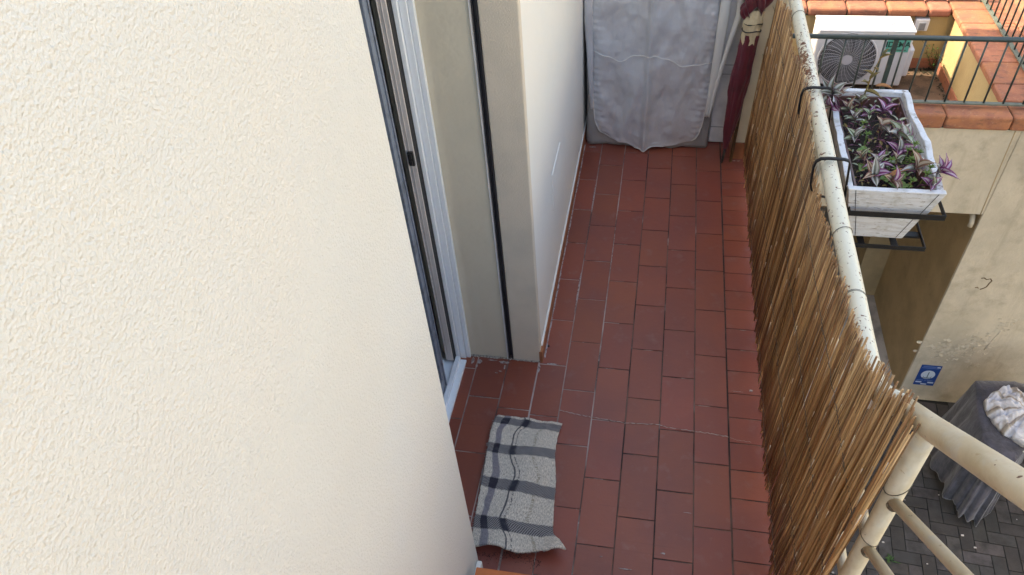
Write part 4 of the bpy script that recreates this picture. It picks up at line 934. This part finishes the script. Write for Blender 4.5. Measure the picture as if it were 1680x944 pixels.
# seam, crack and peeling paint on the outer wall
def wall_tube(pts, r, name, m):
    s = MB(); s.smooth = True; s.tube([(x, Y1 - .0005, z) for x, z in pts], r, 6, sq=(.35, 1), up=(0, 1, 0)); return s.build(name, m, TB)
wall_tube([(2.54, -.52), (2.545, -.7), (2.552, -.9), (2.558, -1.05), (2.563, -1.2)], .0035, 'seam', M['seam'])
wall_tube([(2.77, -1.80), (2.79, -1.795), (2.81, -1.81), (2.835, -1.80), (2.85, -1.82), (2.842, -1.845), (2.835, -1.885), (2.815, -1.905), (2.80, -1.915)], .005, 'crack', M['crackline'])
wall_tube([(2.76, -1.90), (2.775, -1.895), (2.785, -1.905)], .004, 'crack', M['crackline'])
def flakes(cx, cz, rx, rz, n, seed, k=1.0):
    rr = random.Random(seed); s = MB()
    for i in range(n):
        x = cx + rr.gauss(0, rx * .5); z = cz + rr.gauss(0, rz * .5); w_ = rr.uniform(.006, .026) * k; N = 7; tilt = rr.uniform(.001, .007); m = len(s.v)
        rot = rr.uniform(0, 6.28)
        for j in range(N):
            th = 2 * math.pi * j / N + rot; r = w_ * rr.uniform(.5, 1.2); lift = .0008 + tilt * max(0, math.cos(th - rot))
            s.v.append((x + r * math.cos(th), Y1 - lift, z + r * .7 * math.sin(th)))
        c = len(s.v); s.v.append((x, Y1 - .0008, z))
        for j in range(N): s.face((c, m + (j + 1) % N, m + j))
    return s
s = flakes(2.82, -2.62, .22, .12, 150, 4); tag(s.build('peeling_paint', M['peel'], TB, solid=.0012), kind='stuff')
tag(flakes(2.98, -2.50, .10, .10, 50, 5).build('peeling_paint', M['peel'], TB, solid=.0012), kind='stuff')
tag(flakes(3.10, -2.28, .07, .07, 26, 6, .8).build('peeling_paint', M['peel'], TB, solid=.0012), kind='stuff')
tag(flakes(3.06, -2.77, .05, .03, 8, 7, .9).build('peeling_paint', M['peel'], TB, solid=.0012), kind='stuff')
wall_tube([(3.10, -2.34), (3.085, -2.42), (3.07, -2.50), (3.055, -2.58)], .006, 'paint_ridge', M['peel'])
ps_ = MB(); ps_.smooth = True; ps_.tube([(2.545, Y1 + .12, -1.25), (2.545, Y1 + .05, -1.262), (2.545, Y1 + .03, -1.30), (2.545, Y1 + .03, -1.335)], .018, 12); ps_.build('pipe_stub', M['terr_front'], TB)

# blue sticker on that wall
stx = thing('wall_sticker', 'small blue safety notice with a white disc at the foot of the beige wall', 'sign', (2.735, Y1, -3.09))
def yb(x0, x1, z0, z1, lift, m, name, par=None):
    return B(x0, x1, Y1 - lift, Y1 - lift + .0012, z0, z1).build(name, m, par or stx)
yb(2.655, 2.818, -3.092, -2.827, .0025, M['blue'], 'plate')
dc = MB(); dc.tube([(2.737, Y1 - .0042, -2.950), (2.737, Y1 - .0030, -2.950)], .055, 28); dc.build('disc', M['sticker_white'], stx)
yb(2.733, 2.741, -2.985, -2.915, .0052, M['sticker_grey'], 'symbol'); yb(2.700, 2.774, -2.992, -2.986, .0052, M['sticker_grey'], 'symbol')
ac_s = MB(); ac_s.tube([(2.737 + .032 * math.cos(t), Y1 - .0048, -2.968 - .018 * math.sin(t) * 1.6) for t in [math.pi * k / 10 for k in range(11)]], .0022, 4); ac_s.build('symbol', M['sticker_grey'], stx)
yb(2.672, 2.775, -2.852, -2.842, .0042, M['sticker_pale'], 'print'); yb(2.782, 2.808, -2.855, -2.843, .0042, M['sticker_white'], 'print')
yb(2.667, 2.80, -2.868, -2.861, .0042, M['sticker_pale'], 'print'); yb(2.667, 2.718, -3.030, -3.022, .0042, M['sticker_pale'], 'print'); yb(2.727, 2.742, -3.030, -3.022, .0042, M['sticker_pale'], 'print'); yb(2.750, 2.795, -3.030, -3.022, .0042, M['sticker_pale'], 'print')
yb(2.666, 2.712, -3.058, -3.044, .0042, M['sticker_white'], 'print'); yb(2.762, 2.808, -3.058, -3.044, .0042, M['sticker_white'], 'print'); yb(2.712, 2.758, -3.082, -3.069, .0042, M['sticker_white'], 'print')

# metal fences on the copings
def fence(label, P0, P1, z0, z1, pitch, off, posts, m_bar, m_low, rr=.018):
    P0 = Vector(P0); P1 = Vector(P1); d = (P1 - P0).normalized(); L_ = (P1 - P0).length
    f = thing('metal_fence', label, 'fence', (*((P0 + P1) * .5), z0), 'metal fences round the terrace')
    s = MB(); s.smooth = True; s.tube([(*P0, z1), (*P1, z1)], rr, 14, sq=(.85, 1), up=(0, 0, 1)); s.build('top_rail', m_bar, f)
    s = MB(); pr_ = Vector((-d.y, d.x)) * .016
    a, b = P0 - pr_, P0 + pr_; c, e = P1 + pr_, P1 - pr_
    s.hexa([(*a, z0 + .018), (*e, z0 + .018), (*c, z0 + .018), (*b, z0 + .018), (*a, z0 + .027), (*e, z0 + .027), (*c, z0 + .027), (*b, z0 + .027)]); s.build('bottom_rail', m_low, f)
    t = off
    while t < L_:
        p = P0 + d * t; s = MB(); s.smooth = True; s.tube([(*p, z0 + .024), (*p, z1)], .0062, 8); s.build('bar', m_bar, f); t += pitch
    for t in posts:
        p = P0 + d * t; s = MB(); s.box(p.x - .014, p.x + .014, p.y - .008, p.y + .008, z0 - .01, z1 - .005); s.build('post', m_bar, f, bevel=.002)
fence('dark green fence with thin bars on the front coping, in front of the air conditioner', (.4, 1.80), (4.9, 1.80), -.407, .050, .1155, .078, (1.295, 3.0), M['green_metal'], M['grey_metal'])
fence('dark green fence running away along the right coping of the terrace', (2.700, 1.95), (2.700, 3.38), -.405, .055, .105, .06, (1.42,), M['green_metal'], M['grey_metal'])
fence('pale barred fence on the far back coping of the terrace', (.4, 3.405), (2.66, 3.405), -.406, .055, .11, .05, (1.0,), M['white_metal'], M['green_metal'])

# outdoor air conditioning unit
AU = thing('air_conditioner', 'white outdoor air conditioning unit with a round fan grille on the terrace', 'air conditioner', (1.80, 3.05, -.93))
ax0, ax1, ay0, ay1, az0, az1 = 1.458, 2.150, 2.905, 3.165, -.895, -.437
cs = MB(); cs.box(ax0, ax1, ay0 + .006, ay1, az0, az1 - .012); cs.build('casing', M['ac_white'], AU, bevel=.012, seg=3)
tp = MB(); tp.box(ax0 - .004, ax1 + .004, ay0 - .002, ay1 + .004, az1 - .0115, az1); tp.build('top_panel', M['ac_white'], AU, bevel=.005, seg=2)
rb = MB(); rb.smooth = True
rb.tube([(ax0 + .12, ay0 + .14, az1 + .002), (ax0 + .15, ay0 + .17, az1 + .004), (ax1 - .18, ay0 + .17, az1 + .004), (ax1 - .14, ay0 + .13, az1 + .004), (ax1 - .18, ay0 + .09, az1 + .004), (ax0 + .15, ay0 + .09, az1 + .004), (ax0 + .12, ay0 + .14, az1 + .002)], .009, 8, sq=(.6, 1)); rb.build('stiffening_rib', M['ac_white'], AU)
fx, fz, FR = 1.705, -.672, .213
fd = MB(); fd.tube([(fx, ay0 + .0045, fz), (fx, ay0 + .0055, fz)], FR, 48); fd.build('fan_opening', M['ac_dark'], AU)
fbld = MB(); fbld.smooth = True
for k in range(5):
    t0 = k * 2 * math.pi / 5
    fbld.grid(lambda u, v: (fx + (.03 + .16 * v) * math.cos(t0 + .9 * u + .5 * v), ay0 + .003 - .0015 * u, fz + (.03 + .16 * v) * math.sin(t0 + .9 * u + .5 * v)), 6, 6)
fbld.build('fan_blade', mat('fan_blade', (.13, .13, .14), .5), AU)
gl = MB(); gl.smooth = True
for i in range(15):
    r = .045 + i * (FR - .048) / 14; gl.tube([(fx + r * math.cos(2 * math.pi * k / 48), ay0 - .004 - .006 * (1 - (r / FR) ** 2), fz + r * math.sin(2 * math.pi * k / 48)) for k in range(49)], .0015, 4, caps=False)
for k in range(30):
    t0 = 2 * math.pi * k / 30
    gl.tube([(fx + r * math.cos(t0 + (r - .04) * 2.6), ay0 - .005 - .006 * (1 - (r / FR) ** 2), fz + r * math.sin(t0 + (r - .04) * 2.6)) for r in (.035, .08, .125, .17, FR + .002)], .0024, 4)
gl.build('fan_grille', M['ac_grille'], AU)
rim = MB(); rim.smooth = True; rim.tube([(fx + (FR + .004) * math.cos(2 * math.pi * k / 48), ay0 + .003, fz + (FR + .004) * math.sin(2 * math.pi * k / 48)) for k in range(49)], .006, 8, caps=False); rim.build('grille_rim', M['ac_white'], AU)
hb = MB(); hb.smooth = False; hb.tube([(fx, ay0 - .016, fz), (fx, ay0 - .008, fz)], .040, 32); hb.build('hub_cap', mat('hub_grey', (.50, .48, .52), .4), AU)
B(1.958, 1.961, ay0 + .0035, ay0 + .006, az0 + .01, az1 - .02).build('panel_joint', M['box_grey'], AU)
lb = B(1.968, 2.132, ay0 + .0025, ay0 + .0055, -.606, -.497).build('label_plate', M['teal'], AU)
text_mesh('lettering', 'IDEMA', .060, M['teal_dark'], Vector((2.050, ay0 + .0015, -.545)) - Vector((1.80, 3.05, -.93)), (math.pi / 2, 0, 0), AU, offset=.0016)
B(1.985, 2.115, ay0 + .0012, ay0 + .0024, -.592, -.585).build('small_print', M['teal_dark'], AU)
vc = MB(); vc.box(ax1 - .002, ax1 + .045, ay0 + .04, ay0 + .20, -.83, -.60); vc.build('valve_cover', M['ac_white'], AU, bevel=.012, seg=2)
for x in (ax0 + .1, ax1 - .1): B(x - .03, x + .03, ay0 + .01, ay1 - .01, -.93, az0 + .002).build('foot', M['black'], AU, bevel=.004)
pc = MB(); pc.smooth = True; pc.tube([(ax0 - .03, ay0 + .10, -.90), (ax0 - .045, ay0 + .11, -.7), (ax0 - .03, ay0 + .13, -.56), (ax0 + .002, ay0 + .14, -.54)], .009, 8); pc.build('hose', M['cream_cloth'], AU)
# isolator box
EB = thing('isolator_box', 'small white electrical isolator box on the back wall right of the air conditioner', 'electrical box', (2.275, 3.26, -.60))
B(2.225, 2.330, 3.235, 3.289, -.592, -.492).build('housing', M['ac_white'], EB, bevel=.008, seg=2); B(2.255, 2.305, 3.228, 3.234, -.582, -.518).build('rocker', M['box_grey'], EB, bevel=.003)
# leaf litter in the terrace corner
ll = MB(); rr = random.Random(9)
for k in range(160):
    x = rr.uniform(2.16, 2.49) if k % 2 else 2.49 - abs(rr.gauss(0, .03)); y = 3.27 - abs(rr.gauss(0, .05)) if k % 2 else rr.uniform(2.0, 3.27)
    leaf(ll, (x, y, -.926), (rr.gauss(0, 1), rr.gauss(0, 1), .2), (0, 0, 1), rr.uniform(.012, .04), rr.uniform(.01, .022), droop=.4, n=3)
tag(ll.build('leaf_litter', M['dirt'], origin=(2.4, 3.1, -.93)), kind='stuff')
iv = thing('wall_weed', 'straggly dark weed growing in the shaded terrace corner', 'plant', (2.47, 3.22, -.93)); s = MB(); s.smooth = True; s2 = MB()
for k in range(9):
    p = [(2.47 + rr.uniform(-.02, .02), 3.25, -.93)]
    for q in range(5): p.append((p[-1][0] + rr.gauss(-.008, .014), p[-1][1] + rr.gauss(-.003, .008), p[-1][2] + rr.uniform(.02, .06)))
    s2.tube(p, .0012, 4)
    for q in p[1:]: leaf(s, q, (rr.gauss(0, 1), rr.gauss(-.5, 1), .3), (0, 0, 1), .022, .014, n=3)
s.build('leaves', M['weed'], iv); s2.build('stem', M['dirt'], iv)

# lower roof right of the terrace and the world behind it
LR = thing('tiled_roof', 'lower terracotta tiled roof beyond the right fence of the terrace', 'roof', (4.5, 2.2, -.95))
def rtile(u, v, y0, y1, z): x = 2.85 + 3.6 * u; return x, y0 + (y1 - y0) * v, z + .03 * abs(math.sin(x * 14)) - .05 * (1 - v)
s = MB(); s.smooth = True; s.grid(lambda u, v: rtile(u, v, 1.90, 2.54, -.62), 180, 6); s.build('slope', M['roof_tile'], LR)
s = MB(); s.smooth = True; s.grid(lambda u, v: rtile(u, v, 3.02, 5.2, -.60), 180, 14); s.build('slope', M['roof_tile'], LR)
B(2.87, 6.45, 1.88, 5.2, -.95, -.72).build('base', M['terr_wall'], LR)
FP = MB(); FP.box(-.1, 2.83, 3.46, 6.2, -.62, -.56); tag(FP.build('far_terrace_floor', M['coping']), kind='structure')
fb_ = thing('far_building', 'sunlit orange and cream building behind the back fence', 'building', (1.6, 6.6, ZG))
B(-.1, 6.5, 6.2, 9.0, ZG, 2.4).build('wall', M['far_render'], fb_)
for x0 in (.4, 2.0, 3.8):
    wd = B(x0, x0 + .8, 6.17, 6.199, -.5, .9).build('shutter', M['shutter_green'], fb_)
B(-.1, 6.5, 6.12, 6.199, -.62, -.52).build('plinth', M['far_orange'], fb_)
B(-.3, 6.7, 5.95, 9.2, 2.401, 2.5).build('roof', M['roof_tile'], fb_)

# added facade across the courtyard, out of the picture to the right: it faces the sun and sends its light back
OB = thing('added_bounce_house', 'added unseen cream house across the courtyard, bouncing sunlight back', 'house', (9.0, -2.0, ZG))
B(8.6, 9.4, -12, 1.2, ZG, 4.6).build('wall', M['far_render'], OB)
for k in range(6):
    for z in (-2.2, 1.2): B(8.57, 8.599, -11 + 2 * k, -10.1 + 2 * k, z, z + 1.4).build('shutter', M['shutter_green'], OB)
B(8.3, 9.6, -12.2, 1.4, 4.601, 4.75).build('roof', M['roof_tile'], OB)

# ================================================================== COURTYARD: DRAPED TABLE
DT = thing('draped_table', 'narrow table hidden under a dark grey cloth in the courtyard', 'table', (2.95, .9, ZG))
TOPP = [(2.865, 1.29), (2.815, 1.02), (2.785, .74), (2.85, .63), (2.955, .575), (3.03, .66), (3.16, .84), (3.34, 1.03), (3.36, 1.25), (3.15, 1.32)]
def ringpt(u):
    q = (u % 1.0) * len(TOPP); i = int(q); f = q - i; a = Vector(TOPP[i % len(TOPP)]); b = Vector(TOPP[(i + 1) % len(TOPP)]); f = f * f * (3 - 2 * f) * .5 + f * .5
    return a + (b - a) * f
cen = Vector((3.03, .98))
def drape(u, v):
    p = ringpt(u); out = (p - cen).normalized()
    if v < .12:
        f = v / .12; q = cen + (p - cen) * f; return q.x, q.y, -2.5 + .004 * fbm(u * 9, f * 2)
    f = (v - .12) / .88
    fold = math.sin(u * 2 * math.pi * 17 + 2 * math.sin(u * 20)) * .018 * f + .035 * f * fbm(u * 14, 2.2) + .006 * fbm(u * 40, f * 3)
    drop = .80 * f * (1 - .22 * max(0, fbm(u * 9 + 4, .5)))
    right = max(0, min(1, (p.x - 2.98) / .16)) * max(0, min(1, (1.3 - p.y) / .1)); drop *= 1 - .55 * right
    flare = (.09 * f + fold) * (1 - .6 * right)
    if f < .06: flare += .0; drop *= 1
    z = -2.5 - max(0, drop - .004)
    if z < ZG + .012: z = ZG + .012
    return p.x + out.x * (flare - .012 * math.exp(-f * 20)), p.y + out.y * flare, z
s = MB(); s.smooth = True; s.grid(drape, 260, 50, close_u=True); s.build('tablecloth', M['cloth_dark'], DT, solid=.006)
s = MB(); s.tube([(2.93, .78, ZG), (2.93, .80, -2.51)], .02, 8); s.build('leg', M['dark'], DT)
s = MB(); s.tube([(2.95, 1.18, ZG), (2.95, 1.18, -2.51)], .02, 8); s.build('leg', M['dark'], DT)
s = MB(); s.tube([(3.30, 1.12, ZG), (3.30, 1.12, -2.51)], .02, 8); s.build('leg', M['dark'], DT)
B(2.86, 3.3, .80, 1.24, -2.53, -2.512).build('tabletop', M['brown_wood'], DT)
def heap(u, v):
    th = u * 2 * math.pi; r = (1 - v) ** .6
    rx, ry = .245, .26
    crease = abs(noise.noise(Vector((math.cos(th) * r * 2.6 + 3, math.sin(th) * r * 2.6, 1.3)))) + .5 * abs(noise.noise(Vector((math.cos(th) * r * 6, math.sin(th) * r * 6 + 4, 2))))
    sw = 1 + .14 * fbm(math.cos(th) * 1.3, math.sin(th) * 1.3, 7)
    return 3.115 + rx * r * math.cos(th) * sw, .955 + ry * r * math.sin(th) * sw, -2.492 + .09 * (1 - r ** 3) + .11 * crease * (.25 + .75 * r) * (1 if v > 0 else 0)
s = MB(); s.smooth = True; s.grid(heap, 160, 60, close_u=True)
tag(s.build('crumpled_cloth', M['striped_cloth'], solid=.002), 'crumpled white and beige striped cloth heaped on the dark draped table', 'cloth')
s = MB(); s.smooth = True; s.tube([(3.00, .62, -2.44), (3.12, .64, -2.43), (3.25, .70, -2.42)], .006, 8)
tag(s.build('white_peg_rod', M['white_metal']), 'thin white rod sticking out from under the striped cloth', 'rod')
wd = thing('paving_weed', 'tiny green weed growing from a joint of the dark paving', 'plant', (2.266, .13, ZG)); s = MB(); s.smooth = True
for k in range(16):
    th = k * 2.4; leaf(s, (2.266 + rr.gauss(0, .012), .13 + rr.gauss(0, .012), ZG + .004), (math.cos(th), math.sin(th), .7), (0, 0, 1), rr.uniform(.03, .05), .012, droop=.7, n=4)
s.build('leaves', M['weed'], wd)
lit = MB()
for k in range(70):
    x = rr.uniform(1.6, 4.0); y = rr.uniform(-1.2, 1.6); s_ = rr.uniform(.003, .010); lit.box(x - s_, x + s_, y - s_ * .6, y + s_ * .6, ZG + .002, ZG + .004 + s_ * .5)
tag(lit.build('paving_grit', M['concrete'], origin=(2.5, 0, ZG)), kind='stuff')
